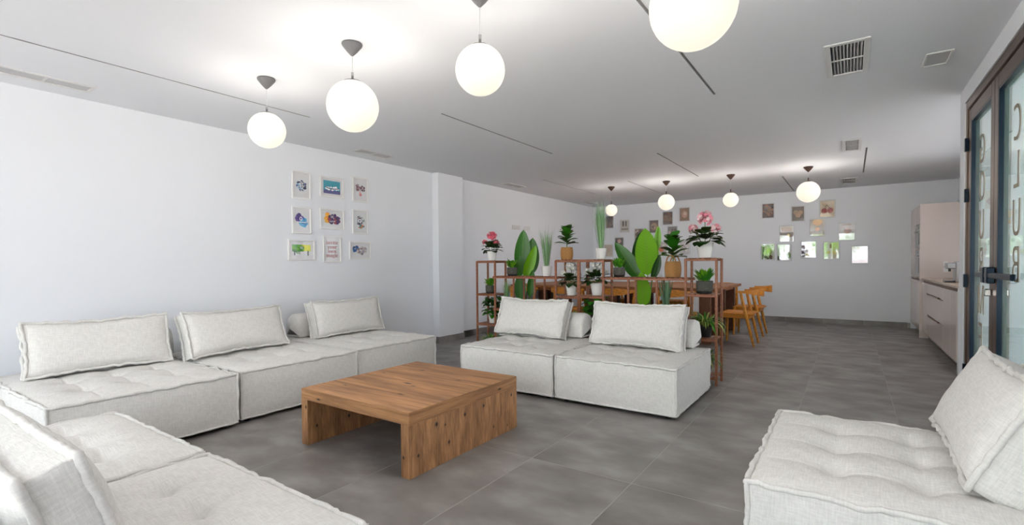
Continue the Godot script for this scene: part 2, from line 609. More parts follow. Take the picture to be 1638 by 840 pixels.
func sofa(s: Dictionary, label: String, at: Vector3, turn: float, group: String) -> Node3D:
	var t := thing("sofa_module", label, "sofa", at, turn, group)
	part("seat_cushion", s.top, M.linen, t)
	for m in s.sides:
		part("side_panel", m, M.linen, t)
	part("top_piping", s.top_piping, M.linen_piping, t)
	part("bottom_piping", s.bottom_piping, M.linen_piping, t)
	for m in s.corners:
		part("corner_piping", m, M.linen_piping, t)
	part("base_board", s.under, M.black_plastic, t)
	for sx: float in [-1, 1]:
		for sz: float in [-1, 1]:
			part("foot", s.foot, M.black_plastic, t, Vector3(sx * (s.w / 2 - 0.07), 0, sz * (s.d / 2 - 0.07)))
	return t

# boxed back cushion: stands in the local xy plane, front towards +z, origin at the bottom middle
func pillow(label: String, at: Vector3, turn: float, lean: float, roll: float, w: float, h: float, th: float, seed_: int, group: String) -> Node3D:
	var t := thing("back_cushion", label, "cushion", at)
	t.basis = Basis(Vector3.UP, turn) * Basis(Vector3.RIGHT, -lean) * Basis(Vector3(0, 0, 1), roll)
	var edge := func(u: float, q: float, z: float) -> Vector3:
		# outline with slightly pulled-in sides and eared corners
		var x := (u - 0.5) * w * (1.0 - 0.035 * sin(PI * q))
		var y := q * h - 0.02 * sin(PI * u) * (2.0 * q - 1.0) + 0.004 * wob.get_noise_2d(u * 8.0 + seed_, q * 8.0)
		return Vector3(x, y, z)
	for sg: float in [1.0, -1.0]:
		var m := MB.new()
		m.grid(28, 18, func(u: float, q: float) -> Vector3:
			var a := u if sg > 0 else 1.0 - u
			var e := (1.0 - pow(absf(2.0 * u - 1.0), 3.0)) * (1.0 - pow(absf(2.0 * q - 1.0), 3.0))
			var p: Vector3 = edge.call(a, 1.0 - q, 0.0)
			p.z = sg * (th * 0.32 + 0.055 * sqrt(maxf(e, 0.0)) + 0.007 * wob.get_noise_2d(u * 4.0 + seed_ * 3.1, q * 4.0) * e)
			return p)
		part("front_panel" if sg > 0 else "back_panel", m, M.linen, t)
	var ring := []
	for k in 32:
		ring.append(Vector2(k / 32.0, 0.0))
	for k in 16:
		ring.append(Vector2(1.0, k / 16.0))
	for k in 32:
		ring.append(Vector2(1.0 - k / 32.0, 1.0))
	for k in 16:
		ring.append(Vector2(0.0, 1.0 - k / 16.0))
	var n := ring.size()
	var strip := MB.new()
	strip.grid(n, 6, func(u: float, q: float) -> Vector3:
		var r: Vector2 = ring[int(round(u * n)) % n]
		var p: Vector3 = edge.call(r.x, r.y, lerpf(-th * 0.32, th * 0.32, q))
		var puff := sin(PI * q) * (0.004 + 0.007 * wob.get_noise_2d(u * 60.0 + seed_, 3.0))
		var out := Vector3(r.x - 0.5, (r.y - 0.5), 0).normalized()
		return p + out * puff)
	part("boxing_strip", strip, M.linen, t)
	for sg: float in [1.0, -1.0]:
		var path := []
		for k in n:
			var r: Vector2 = ring[k]
			var p: Vector3 = edge.call(r.x, r.y, sg * th * 0.32)
			var out := Vector3(r.x - 0.5, r.y - 0.5, 0).normalized()
			path.append(p + out * (0.008 + 0.016 * wob.get_noise_2d(k * 1.7, seed_ * 5.0 + sg)) + Vector3(0, 0, sg * (0.004 + 0.006 * wob.get_noise_2d(k * 1.5 + 50, seed_ * 3.0))))
		var m := MB.new()
		m.tube(path, 0.0105, 8, true)
		part("piping", m, M.linen_piping, t)
	t.set_meta("group", group)
	return t

# D-shaped bolster lying along local x
func bolster(label: String, at: Vector3, turn: float, w: float, group: String, sc := 1.0) -> Node3D:
	var t := thing("sofa_bolster", label, "bolster", at, turn, group)
	var prof := []
	for k in 25:
		var a := PI * k / 24.0
		prof.append(Vector2(cos(a) * 0.115 * (1.0 + 0.12 * sin(a)), 0.012 + pow(maxf(sin(a), 0.0), 0.75) * 0.225))
	var m := MB.new()
	var rows := 28
	m.grid(24, rows, func(u: float, q: float) -> Vector3:
		var p: Vector2 = prof[int(round(u * 24))]
		var e := absf(2.0 * q - 1.0)
		var s := sqrt(maxf(0.0, 1.0 - pow(maxf(0.0, (e - 0.86) / 0.14), 2.4)))
		var mid := Vector2(0, 0.09)
		var r := mid.lerp(p, maxf(0.05, s)) * sc
		return Vector3((0.5 - q) * w, r.y, r.x))
	part("cover", m, M.linen, t)
	part("base_panel", bx(Vector3(0, 0.011, 0), Vector3(w * 0.9, 0.02, 0.22 * sc), 0.004), M.linen, t)
	return t

# ---------------------------------------------------------------- plants
func white_pot(t: Node3D, r: float, h: float) -> void:
	var m := MB.new()
	m.lathe([Vector2(0.0, 0.0), Vector2(r * 0.68, 0.0), Vector2(r * 0.72, 0.003), Vector2(r, h), Vector2(r, h), Vector2(r * 0.9, h), Vector2(r * 0.9, h), Vector2(r * 0.86, h * 0.85)], 24)
	part("pot", m, M.pot_white, t)
	soil(t, r * 0.88, h * 0.88)

func soil(t: Node3D, r: float, y: float) -> void:
	var m := MB.new()
	m.lathe([Vector2(r, y - 0.006), Vector2(r, y), Vector2(r * 0.5, y + 0.006), Vector2(0.0, y + 0.008)], 16)
	part("soil", m, M.soil, t)

func grey_pot(t: Node3D, r: float, h: float) -> void:
	var m := MB.new()
	m.lathe([Vector2(r * 0.92, h * 0.18), Vector2(r, h * 0.26), Vector2(r, h), Vector2(r, h), Vector2(r * 0.88, h), Vector2(r * 0.88, h), Vector2(r * 0.86, h * 0.8)], 24)
	part("pot", m, M.pot_grey, t)
	var b := MB.new()
	b.lathe([Vector2(0.0, 0.0), Vector2(r * 0.84, 0.0), Vector2(r * 0.9, h * 0.05), Vector2(r * 0.93, h * 0.2)], 24)
	part("pot_base", b, M.pot_dark, t, Vector3.ZERO, "black glazed pot base")
	soil(t, r * 0.87, h * 0.86)

func basket(t: Node3D, r: float, h: float, handles: bool) -> void:
	var m := MB.new()
	var prof := [Vector2(0.0, 0.0), Vector2(r * 0.82, 0.0)]
	for k in 25:
		var q := k / 24.0
		prof.append(Vector2(r * (0.84 + 0.16 * sin(PI * (0.1 + q * 0.8))) + 0.0022 * (1.0 if k % 2 == 0 else -1.0), 0.002 + q * (h - 0.002)))
	prof.append(Vector2(r * 0.8, h))
	prof.append(Vector2(r * 0.78, h * 0.8))
	m.lathe(prof, 28)
	part("basket", m, M.wicker, t)
	soil(t, r * 0.8, h * 0.86)
	if handles:
		for s: float in [-1, 1]:
			var arc := []
			for k in 11:
				var a := PI * k / 10.0
				arc.append(Vector3(cos(a) * r * 0.55, h - 0.01 + sin(a) * r * 0.85, s * r * 0.85))
			var hm := MB.new()
			hm.tube(arc, 0.006, 6)
			part("handle", hm, M.wicker, t)

func stuff(o: MeshInstance3D) -> void:
	o.set_meta("kind", "stuff")

func flowers(m: MB, c: Vector3, r: float, n: int, petal: float) -> void:
	for k in n:
		var d := Vector3(rng.randf_range(-1, 1), rng.randf_range(-0.5, 1), rng.randf_range(-1, 1)).normalized()
		var p := c + d * r * sqrt(rng.randf_range(0.1, 1.0))
		var a := d.cross(Vector3.UP if absf(d.y) < 0.9 else Vector3.RIGHT).normalized()
		for q in 5:
			var e := a.rotated(d, TAU * q / 5.0 + k)
			m.leaf(p, e + d * 0.35, e.cross(d), petal, petal * 0.8, 0.0, 0.1, 2, 1.2)

func kalanchoe(label: String, at: Vector3, group: String, s: float, petals: Array, seed_: int) -> void:
	rng.seed = seed_
	var t := thing("flowering_plant", label, "plant", at, 0.0, group)
	white_pot(t, 0.062 * s, 0.115 * s)
	var f := MB.new()
	for k in 46:
		var a := rng.randf() * TAU
		var up := rng.randf_range(0.05, 0.9)
		var d := Vector3(cos(a), up, sin(a))
		var b := Vector3(0, (0.11 + 0.08 * up) * s, 0) + Vector3(cos(a), 0, sin(a)) * 0.02 * s
		f.leaf(b + d.normalized() * 0.035 * s, d, Vector3(-sin(a), 0, cos(a)), rng.randf_range(0.085, 0.12) * s, 0.08 * s, rng.randf_range(0.15, 0.5), 0.15, 5)
	stuff(part("foliage", f, M.leaf_dark, t))
	for q: Array in [[0.0, 0.3, 0.0, 0.06, 90], [-0.085, 0.225, 0.02, 0.034, 34], [0.085, 0.22, 0.03, 0.034, 34]]:
		var c := Vector3(q[0], q[1], q[2]) * s
		var st := MB.new()
		st.tube([Vector3(q[0] * 0.3 * s, 0.12 * s, 0), c], 0.003 * s, 5)
		part("stem", st, M.stem_green, t)
		for half in 2:
			var m := MB.new()
			flowers(m, c, q[3] * s, q[4] / 2, 0.019 * s)
			stuff(part("blossom", m, M[petals[half]], t))

func bush(label: String, at: Vector3, group: String, s: float, seed_: int) -> void:
	rng.seed = seed_
	var t := thing("potted_succulent", label, "plant", at, 0.0, group)
	grey_pot(t, 0.06 * s, 0.095 * s)
	for col in 2:
		var f := MB.new()
		for k in 60:
			var a := rng.randf() * TAU
			var d := Vector3(cos(a) * rng.randf_range(0.15, 1.3), 1.0, sin(a) * rng.randf_range(0.15, 1.3))
			var b := Vector3(cos(a), 0, sin(a)) * rng.randf() * 0.04 * s + Vector3(0, (0.088 + rng.randf() * 0.04) * s, 0)
			f.leaf(b, d, Vector3(-sin(a), 0, cos(a)), rng.randf_range(0.05, 0.085) * s, 0.026 * s, 0.0, 0.3, 3)
		stuff(part("foliage", f, M.leaf_lime if col == 0 else M.leaf_mid, t))

func grass(label: String, at: Vector3, group: String, h: float, n: int, spread: float, leaf: String, seed_: int, wide := 0.008) -> void:
	rng.seed = seed_
	var t := thing("potted_grass", label, "plant", at, 0.0, group)
	white_pot(t, 0.062, 0.115)
	var f := MB.new()
	var wisps := MB.new()
	for k in n:
		var a := rng.randf() * TAU
		var out := spread * rng.randf()
		var d := Vector3(cos(a) * out, 1.0, sin(a) * out)
		var b := Vector3(cos(a), 0, sin(a)) * rng.randf() * 0.03 + Vector3(0, 0.1, 0)
		f.leaf(b, d, Vector3(-sin(a), 0, cos(a)), h * rng.randf_range(0.6, 0.9), wide, 0.03 * rng.randf(), 0.3, 6, 0.45)
		if k % 3 == 0:
			wisps.leaf(b, d * Vector3(1.3, 1, 1.3), Vector3(-sin(a), 0, cos(a)), h * rng.randf_range(0.9, 1.15), wide * 0.3, 0.06 * rng.randf(), 0.3, 6, 0.45)
	stuff(part("blades", f, M[leaf], t))
	stuff(part("wisps", wisps, M.leaf_aloe, t))

func fiddle(label: String, at: Vector3, group: String, s: float, handles: bool, seed_: int) -> void:
	rng.seed = seed_
	var t := thing("basket_plant", label, "plant", at, 0.0, group)
	basket(t, 0.072 * s, 0.14 * s, handles)
	var st := MB.new()
	st.tube([Vector3(0, 0.12, 0) * s, Vector3(0.005, 0.25, 0) * s, Vector3(0, 0.36, 0) * s], 0.005 * s, 6)
	part("stem", st, M.stem_green, t)
	for k in 24:
		var lv := k / 23.0
		var a := k * 2.4 + rng.randf() * 0.4
		var d := Vector3(cos(a), lerpf(0.25, 1.2, lv), sin(a))
		var f := MB.new()
		f.leaf(Vector3(0, lerpf(0.17, 0.34, lv) * s, 0), d, Vector3(-sin(a), 0, cos(a)), lerpf(0.165, 0.12, lv) * s, lerpf(0.1, 0.09, lv) * s, rng.randf_range(0.05, 0.35), 0.25, 6, 1.1)
		part("leaf", f, M.leaf_mid if k % 3 else M.leaf_dark, t)

func leafy(label: String, at: Vector3, group: String, s: float, seed_: int) -> void:
	rng.seed = seed_
	var t := thing("potted_ivy", label, "plant", at, 0.0, group)
	white_pot(t, 0.065 * s, 0.12 * s)
	for col in 2:
		var f := MB.new()
		for k in 75:
			var a := rng.randf() * TAU
			var c := Vector3(cos(a) * rng.randf_range(0.02, 0.11), rng.randf_range(0.1, 0.34), sin(a) * rng.randf_range(0.02, 0.11)) * s
			f.leaf(c, Vector3(cos(a), rng.randf_range(-0.4, 0.6), sin(a)), Vector3(-sin(a), 0, cos(a)), 0.075 * s, 0.06 * s, 0.3, 0.2, 4)
		stuff(part("foliage", f, M.leaf_mid if col == 0 else M.leaf_dark, t))
	var st := MB.new()
	for k in 5:
		var a := k * TAU / 5.0
		st.tube([Vector3(0, 0.1, 0) * s, Vector3(cos(a) * 0.05, 0.2, sin(a) * 0.05) * s, Vector3(cos(a) * 0.07, 0.31, sin(a) * 0.07) * s], 0.0025 * s, 4)
	part("stems", st, M.stem_green, t)

func spider(label: String, at: Vector3, group: String, s: float, seed_: int) -> void:
	rng.seed = seed_
	var t := thing("spider_plant", label, "plant", at, 0.0, group)
	var m := MB.new()
	m.lathe([Vector2(0, 0), Vector2(0.05, 0), Vector2(0.065, 0.1), Vector2(0.065, 0.1), Vector2(0.057, 0.1), Vector2(0.055, 0.08)], 20)
	part("pot", m, M.pot_dark, t)
	soil(t, 0.056, 0.088)
	for col in 2:
		var f := MB.new()
		for k in 48:
			var a := rng.randf() * TAU
			var d := Vector3(cos(a) * rng.randf_range(0.4, 1.0), 1.0, sin(a) * rng.randf_range(0.4, 1.0))
			f.leaf(Vector3(cos(a) * 0.015, 0.09, sin(a) * 0.015), d, Vector3(-sin(a), 0, cos(a)), rng.randf_range(0.24, 0.36) * s, 0.017, rng.randf_range(0.4, 0.8), 0.4, 9, 0.6)
		stuff(part("foliage", f, M.leaf_spider if col == 0 else M.leaf_mid, t))

# leaves: [root height, mid/tip relative to plant, width, material, side vector]
func paradise(label: String, at: Vector3, leaves: Array) -> void:
	var t := thing("bird_of_paradise_plant", label, "plant", at)
	var pot := MB.new()
	pot.lathe([Vector2(0, 0), Vector2(0.085, 0), Vector2(0.11, 0.2), Vector2(0.11, 0.2), Vector2(0.1, 0.2), Vector2(0.095, 0.17)], 24)
	part("pot", pot, M.pot_dark, t)
	soil(t, 0.097, 0.18)
	for q: Array in leaves:
		var b: Vector3 = q[0]
		var tip: Vector3 = q[1]
		var lf := MB.new()
		lf.leaf(b, tip - b, q[4], (tip - b).length(), q[2], 0.0, q[5], 12, q[6])
		var o := part("leaf", lf, M[q[3]], t)
		var st := MB.new()
		st.tube([Vector3(b.x * 0.15, 0.17, b.z * 0.15), Vector3(b.x * 0.45, b.y * 0.6, b.z * 0.5), b], [0.009, 0.007, 0.004], 6)
		part("stalk", st, M.stem_green, o)

# ---------------------------------------------------------------- plant stand
func stand(label: String, at: Vector3, shelves_a: Array, shelves_b: Array) -> void:
	var t := thing("plant_stand", label, "plant stand", at)
	var wdt := 1.385
	var post := bx(Vector3(0, 0.585, 0), Vector3(0.022, 1.17, 0.022), 0.003).mesh()
	var low := bx(Vector3(0, 0.49, 0), Vector3(0.02, 0.98, 0.02), 0.003).mesh()
	for x: float in [0.0, 0.275, wdt - 0.275, wdt]:
		for z: float in [0.0, -0.22]:
			part("post", post, M.bamboo, t, Vector3(x, 0, z))
	for x: float in [0.545, 0.835]:
		for z: float in [0.0, -0.22]:
			part("post", low, M.bamboo, t, Vector3(x, 0, z))
	var slat := bx(Vector3.ZERO, Vector3(0.034, 0.01, 0.25), 0.002).mesh()
	var rail := bx(Vector3.ZERO, Vector3(0.297, 0.018, 0.016), 0.002).mesh()
	var rail_long := bx(Vector3.ZERO, Vector3(0.9, 0.018, 0.016), 0.002).mesh()
	for tower in 2:
		var x0 := 0.0 if tower == 0 else wdt - 0.275
		for y: float in (shelves_a if tower == 0 else shelves_b):
			for z: float in [0.0, -0.22]:
				part("shelf_rail", rail, M.bamboo, t, Vector3(x0 + 0.1375, y - 0.014, z))
			for k in 6:
				part("slat", slat, M.bamboo, t, Vector3(x0 + 0.022 + k * 0.046, y, -0.11))
	for y: float in [0.985, 0.6]:
		for z: float in [0.0, -0.22]:
			part("shelf_rail", rail_long, M.bamboo, t, Vector3(wdt / 2, y - 0.014, z))
		for k in 18:
			part("slat", slat, M.bamboo, t, Vector3(wdt / 2 - 0.425 + k * 0.05, y, -0.11))

# ---------------------------------------------------------------- dining
func dining_chair() -> Node3D:
	var t := thing("dining_chair", "", "chair")
	var seat := MB.new()
	seat.grid(12, 12, func(u: float, q: float) -> Vector3:
		var e := (1.0 - pow(absf(2 * u - 1), 8)) * (1.0 - pow(absf(2 * q - 1), 8))
		var dish := 0.012 * sin(PI * u) * sin(PI * q)
		return Vector3((u - 0.5) * (0.46 - 0.05 * q), 0.44 + 0.02 * sqrt(maxf(e, 0)) - dish, 0.22 - 0.43 * q))
	seat.box(Vector3(0, 0.432, 0.005), Vector3(0.42, 0.016, 0.42), 0.004)
	part("seat", seat, M.honey_oak_x, t)
	part("apron", span(-0.2, 0.2, 0.375, 0.425, -0.17, 0.19, 0.004), M.honey_oak_x, t)
	for s: float in [-1, 1]:
		var f := MB.new()
		f.tube([Vector3(s * 0.215, 0, 0.2), Vector3(s * 0.21, 0.25, 0.195), Vector3(s * 0.205, 0.44, 0.19)], [0.013, 0.019, 0.021], 8)
		part("leg", f, M.honey_oak_y, t)
		var r := MB.new()
		r.tube([Vector3(s * 0.205, 0, -0.215), Vector3(s * 0.215, 0.3, -0.15), Vector3(s * 0.225, 0.5, -0.105), Vector3(s * 0.232, 0.735, -0.055)], [0.013, 0.022, 0.023, 0.017], 8)
		part("leg", r, M.honey_oak_y, t)
	var path := []
	var hs := []
	for k in 25:
		var a := PI * k / 24.0
		var p := Vector3(-cos(a) * 0.245, 0.735 - 0.012 * sin(a), -0.03 - pow(sin(a), 0.75) * 0.265)
		path.append(p)
		hs.append(0.028 + 0.075 * pow(sin(a), 1.6))
	var rl := MB.new()
	rl.rail(path, hs, 0.03)
	part("backrest", rl, M.honey_oak_x, t)
	return t

func dining_table(label: String, x0: float, x1: float, z0: float, z1: float) -> void:
	var c := Vector3((x0 + x1) / 2, 0, (z0 + z1) / 2)
	var t := thing("dining_table", label, "table", c, 0.0, "dining tables pushed together")
	var w := x1 - x0
	var d := absf(z1 - z0)
	part("tabletop", bx(Vector3(0, 0.76, 0), Vector3(w, 0.04, d), 0.004), M.walnut_x, t)
	part("apron", bx(Vector3(0, 0.715, 0), Vector3(w - 0.2, 0.05, d - 0.2)), M.walnut_x, t)
	for s: float in [-1, 1]:
		for q: float in [-1, 1]:
			part("leg", bx(Vector3(s * (w / 2 - 0.16), 0.37, q * (d / 2 - 0.1)), Vector3(0.15, 0.74, 0.08), 0.004), M.walnut_y, t)

# ---------------------------------------------------------------- pendants
func pendant(label: String, at: Vector3, y: float, r: float, canopy: Material, group: String) -> void:
	var t := thing("pendant_lamp", label, "lamp", Vector3(at.x, CEIL, at.z), 0.0, group)
	var c := MB.new()
	c.lathe([Vector2(0.0, -0.001), Vector2(0.058, -0.001), Vector2(0.06, -0.006), Vector2(0.057, -0.014), Vector2(0.03, -0.048), Vector2(0.007, -0.072), Vector2(0.0, -0.073)], 28)
	part("canopy", c, canopy, t)
	var gy := y - CEIL
	var w := MB.new()
	w.tube([Vector3(0, -0.07, 0), Vector3(0, gy + r + 0.04, 0)], 0.0022, 6)
	part("cord", w, M.cord, t)
	var f := MB.new()
	f.lathe([Vector2(0.0, gy + r + 0.05), Vector2(0.0075, gy + r + 0.05), Vector2(0.0075, gy + r + 0.05), Vector2(0.0075, gy + r + 0.012), Vector2(r * 0.34, gy + r * 0.975), Vector2(r * 0.36, gy + r * 0.93)], 24)
	part("holder", f, M.steel if canopy == M.pendant_grey else M.pendant_brown, t)
	var g := MB.new()
	var prof := []
	for k in 25:
		var a := PI * k / 24.0
		prof.append(Vector2(maxf(0.0002, sin(a) * r), gy + cos(a) * r))
	g.lathe(prof, 36)
	part("globe", g, M.globe_glass, t)
	var l := OmniLight3D.new()
	l.name = "bulb_light"
	l.position = Vector3(0, gy, 0)
	l.light_color = Color(1.0, 0.97, 0.93)
	l.light_energy = LAMP * pow(r / 0.13, 2.0)
	l.light_size = r * 0.9
	l.omni_range = 30.0
	l.omni_attenuation = 2.0
	l.shadow_enabled = true
	t.add_child(l)

# ---------------------------------------------------------------- light levels
const LAMP := 0.115
const SKY := 4.4
const SUN := 10.5
const EXPOSURE := 1.79

func _ready() -> void:
	rng.seed = 4
	wob.seed = 9
	wob.frequency = 1.0
	var cam := Camera3D.new()
	cam.name = "camera"
	cam.projection = Camera3D.PROJECTION_FRUSTUM
	cam.near = 0.05
	cam.far = 200.0
	cam.size = 0.05 * 840.0 / 786.8
	cam.frustum_offset = Vector2(0, 0.05 * 18.0 / 786.8)
	add_child(cam)
	cam.position = Vector3(0, 1.13, 0)
	cam.rotation = Vector3(deg_to_rad(-1.112), deg_to_rad(34.52), deg_to_rad(-0.433))
	cam.current = true

	var env := Environment.new()
	env.background_mode = Environment.BG_SKY
	env.tonemap_mode = Environment.TONE_MAPPER_LINEAR
	env.tonemap_exposure = EXPOSURE
	env.sdfgi_enabled = true
	env.ssao_enabled = true
	env.ssil_enabled = true
	var sm := ProceduralSkyMaterial.new()
	sm.sky_top_color = Color(0.92, 0.95, 1.0)
	sm.sky_horizon_color = Color(0.96, 0.975, 1.0)
	sm.ground_bottom_color = Color(0.6, 0.59, 0.57)
	sm.ground_horizon_color = Color(0.75, 0.75, 0.74)
	sm.sun_angle_max = 1.0
	var sky := Sky.new()
	sky.sky_material = sm
	env.sky = sky
	env.background_energy_multiplier = SKY
	var we := WorldEnvironment.new()
	we.name = "environment"
	we.environment = env
	add_child(we)
	var sun := DirectionalLight3D.new()
	sun.name = "sun"
	sun.light_energy = SUN
	sun.light_color = Color(1.0, 0.96, 0.9)
	sun.light_angular_distance = 0.6
	sun.shadow_enabled = true
	add_child(sun)
	sun.look_at_from_position(Vector3.ZERO, Vector3(0.5, -0.86, 0.06))

	make_materials()
	shell()
	ceiling_fittings()
	door()
	kitchen()
	lounge()
	pictures()
	dining()
	planting()
	outside()

# ---------------------------------------------------------------- room
func shell() -> void:
	var fl := struct("floor", span(LEFT - 0.2, 1.62, -0.25, -0.0008, BACK - 0.2, REAR + 0.1), M.grout)
	var tile := bx(Vector3(0, -0.006, 0), Vector3(0.5985, 0.012, 1.1855), 0.0008).mesh()
	var k := 0
	for i in range(-9, 4):
		for j in range(-5, 9):
			var x0 := -0.32 + i * 0.603
			var z1 := -2.405 - (j - 1) * 1.19
			var cx0 := maxf(x0, LEFT)
			var cx1 := minf(x0 + 0.603, 1.42)
			var cz1 := minf(z1, REAR)
			var cz0 := maxf(z1 - 1.19, BACK)
			k = (i * 7 + j * 13 + (i * j) % 5 + 200)
			if cx1 - cx0 < 0.02 or cz1 - cz0 < 0.02:
				continue
			var whole := cx1 - cx0 > 0.602 and cz1 - cz0 > 1.189
			var c := Vector3((cx0 + cx1) / 2, 0, (cz0 + cz1) / 2)
			var m = tile if whole else bx(Vector3(0, -0.006, 0), Vector3(cx1 - cx0 - 0.0045, 0.012, cz1 - cz0 - 0.0045), 0.0008)
			part("tile", m, M["tile_%d" % (k % 4)], fl, c)
	# walls have thickness; the rear one is glazed
	var wl := struct("wall_left", span(LEFT - 0.2, LEFT, 0, CEIL, BACK - 0.2, REAR + 0.1), M.wall_paint)
	part("pilaster", span(LEFT - 0.01, -4.849, 0, CEIL, -5.745, -5.205, 0.003), M.wall_paint, wl)
	struct("wall_back", span(LEFT, 1.62, 0, CEIL, BACK - 0.2, BACK), M.wall_paint)
	var wr := MB.new()
	wr.box(Vector3(RIGHT + 0.1, CEIL / 2, -5.145), Vector3(0.2, CEIL, 0.17))
	wr.box(Vector3(RIGHT + 0.1, (2.325 + CEIL) / 2, -4.18), Vector3(0.2, CEIL - 2.325, 1.76))
	wr.box(Vector3(RIGHT + 0.1, CEIL / 2, (-3.3 + REAR + 0.1) / 2), Vector3(0.2, CEIL, REAR + 0.1 + 3.3))
	struct("wall_right", wr, M.wall_paint)
	var wk := MB.new()
	wk.box(Vector3(1.52, CEIL / 2, (-5.06 - 5.4) / 2), Vector3(0.2, CEIL, 0.34))
	wk.box(Vector3(1.52, CEIL / 2, (-8.3 + BACK) / 2), Vector3(0.2, CEIL, -8.3 - BACK))
	wk.box(Vector3(1.52, 0.5, -6.85), Vector3(0.2, 1.0, 2.9))
	wk.box(Vector3(1.52, (2.3 + CEIL) / 2, -6.85), Vector3(0.2, CEIL - 2.3, 2.9))
	for i in 2:  # unseen windows, added to bring daylight to the dining end
		var za := -8.3 + i * 1.45
		var f := MB.new()
		f.box(Vector3(1.5, 1.65, za + 0.025), Vector3(0.06, 1.3, 0.05))
		f.box(Vector3(1.5, 1.65, za + 1.425), Vector3(0.06, 1.3, 0.05))
		f.box(Vector3(1.5, 2.275, za + 0.725), Vector3(0.06, 0.05, 1.35))
		f.box(Vector3(1.5, 1.025, za + 0.725), Vector3(0.06, 0.05, 1.35))
		var w := struct("window_%d" % (i + 5), f, M.kitchen_white)
		part("pane", span(1.497, 1.503, 1.05, 2.25, za + 0.05, za + 1.4), M.glazing, w)
	wk.box(Vector3((RIGHT + 0.2 + 1.42) / 2, CEIL / 2, -5.145), Vector3(1.42 - RIGHT - 0.2, CEIL, 0.17))
	struct("wall_kitchen", wk, M.wall_paint)
	var wn := MB.new()
	wn.box(Vector3((LEFT + RIGHT) / 2, 2.4, REAR + 0.05), Vector3(RIGHT - LEFT, 0.1, 0.1))
	wn.box(Vector3((LEFT + RIGHT) / 2, 0.04, REAR + 0.05), Vector3(RIGHT - LEFT, 0.08, 0.1))
	struct("wall_rear", wn, M.wall_paint)
	var n := 4
	var ww := (RIGHT - LEFT) / n
	for i in n:
		var x0 := LEFT + i * ww
		var f := MB.new()
		f.box(Vector3(x0 + 0.03, 1.215, REAR + 0.05), Vector3(0.06, 2.27, 0.06))
		f.box(Vector3(x0 + ww - 0.03, 1.215, REAR + 0.05), Vector3(0.06, 2.27, 0.06))
		f.box(Vector3(x0 + ww / 2, 2.32, REAR + 0.05), Vector3(ww - 0.12, 0.06, 0.06))
		f.box(Vector3(x0 + ww / 2, 0.11, REAR + 0.05), Vector3(ww - 0.12, 0.06, 0.06))
		var w := struct("window_%d" % (i + 1), f, M.bronze_metal)
		part("pane", bx(Vector3(x0 + ww / 2, 1.215, REAR + 0.05), Vector3(ww - 0.12, 2.15, 0.006)), M.glazing, w)
	# ceiling with shadow-gap slots and duct openings
	var ce := CSGBox3D.new()
	ce.name = "ceiling"
	ce.size = Vector3(1.62 - LEFT + 0.2, 0.2, REAR + 0.1 - BACK + 0.2)
	ce.position = Vector3((1.62 + LEFT - 0.2) / 2, CEIL + 0.1, (REAR + 0.1 + BACK - 0.2) / 2)
	ce.material = M.ceiling_paint
	ce.set_meta("kind", "structure")
	for q: Array in slots():
		cut(ce, q[0] - 0.009, q[0] + 0.009, q[1], q[2], 0.009, M.slot_grey)
	for q: Array in grilles():
		cut(ce, q[0] + 0.03, q[1] - 0.03, q[2] + 0.03, q[3] - 0.03, 0.17, M.duct_steel)
	for q: Array in diffusers():
		cut(ce, q[0] + 0.02, q[1] - 0.02, q[2] + 0.02, q[3] - 0.02, 0.05, M.vent_filter)
	add_child(ce)
	# grey tile skirting in pieces
	var bl := struct("baseboard_left", span(LEFT, LEFT + 0.004, 0, 0.09, BACK + 0.012, REAR), M.grout)
	var piece := bx(Vector3.ZERO, Vector3(0.011, 0.095, 0.599), 0.001).mesh()
	var z := REAR - 0.3
	k = 0
	while z > BACK + 0.3:
		if z < -6.05 or z > -4.9:
			part("skirting_tile", piece, M["tile_%d" % (k % 4)], bl, Vector3(LEFT + 0.0055, 0.0475, z))
		z -= 0.603
		k += 1
	part("skirting_tile", span(-4.849, -4.838, 0, 0.095, -5.755, -5.195, 0.001), M.tile_1, bl)
	part("skirting_tile", span(LEFT, -4.849, 0, 0.095, -5.205, -5.195, 0.001), M.tile_2, bl)
	part("skirting_tile", span(LEFT, -4.849, 0, 0.095, -5.755, -5.745, 0.001), M.tile_2, bl)
	part("skirting_tile", span(LEFT, LEFT + 0.011, 0, 0.095, -6.1, -5.757, 0.001), M.tile_3, bl)
	part("skirting_tile", span(LEFT, LEFT + 0.011, 0, 0.095, -5.193, -4.9, 0.001), M.tile_0, bl)
	var bb := struct("baseboard_back", span(LEFT + 0.012, 0.84, 0, 0.09, BACK, BACK + 0.004), M.grout)
	var long_ := bx(Vector3.ZERO, Vector3(0.599, 0.095, 0.011), 0.001).mesh()
	for i in 10:
		var x0 := 0.5 - i * 0.603
		if x0 - 0.3 > LEFT:
			part("skirting_tile", long_, M["tile_%d" % ((i * 3) % 4)], bb, Vector3(x0, 0.0475, BACK + 0.0055))

func cut(ce: CSGBox3D, x0: float, x1: float, z0: float, z1: float, depth: float, m: Material) -> void:
	var c := CSGBox3D.new()
	c.name = "opening"
	c.operation = CSGShape3D.OPERATION_SUBTRACTION
	c.size = Vector3(x1 - x0, depth + 0.05, z1 - z0)
	c.position = Vector3((x0 + x1) / 2, CEIL + depth / 2 - 0.025, (z0 + z1) / 2) - ce.position
	c.material = m
	ce.add_child(c, true)

func slots() -> Array:
	return [[-3.966, -2.612, -0.67], [-2.948, -5.157, -3.215], [-0.882, -4.106, -2.165], [-1.916, -7.814, -5.874], [0.151, -8.98, -7.04], [-3.98, -8.6, -6.667], [-2.948, -9.53, -7.588], [-0.866, -10.5, -8.594]]

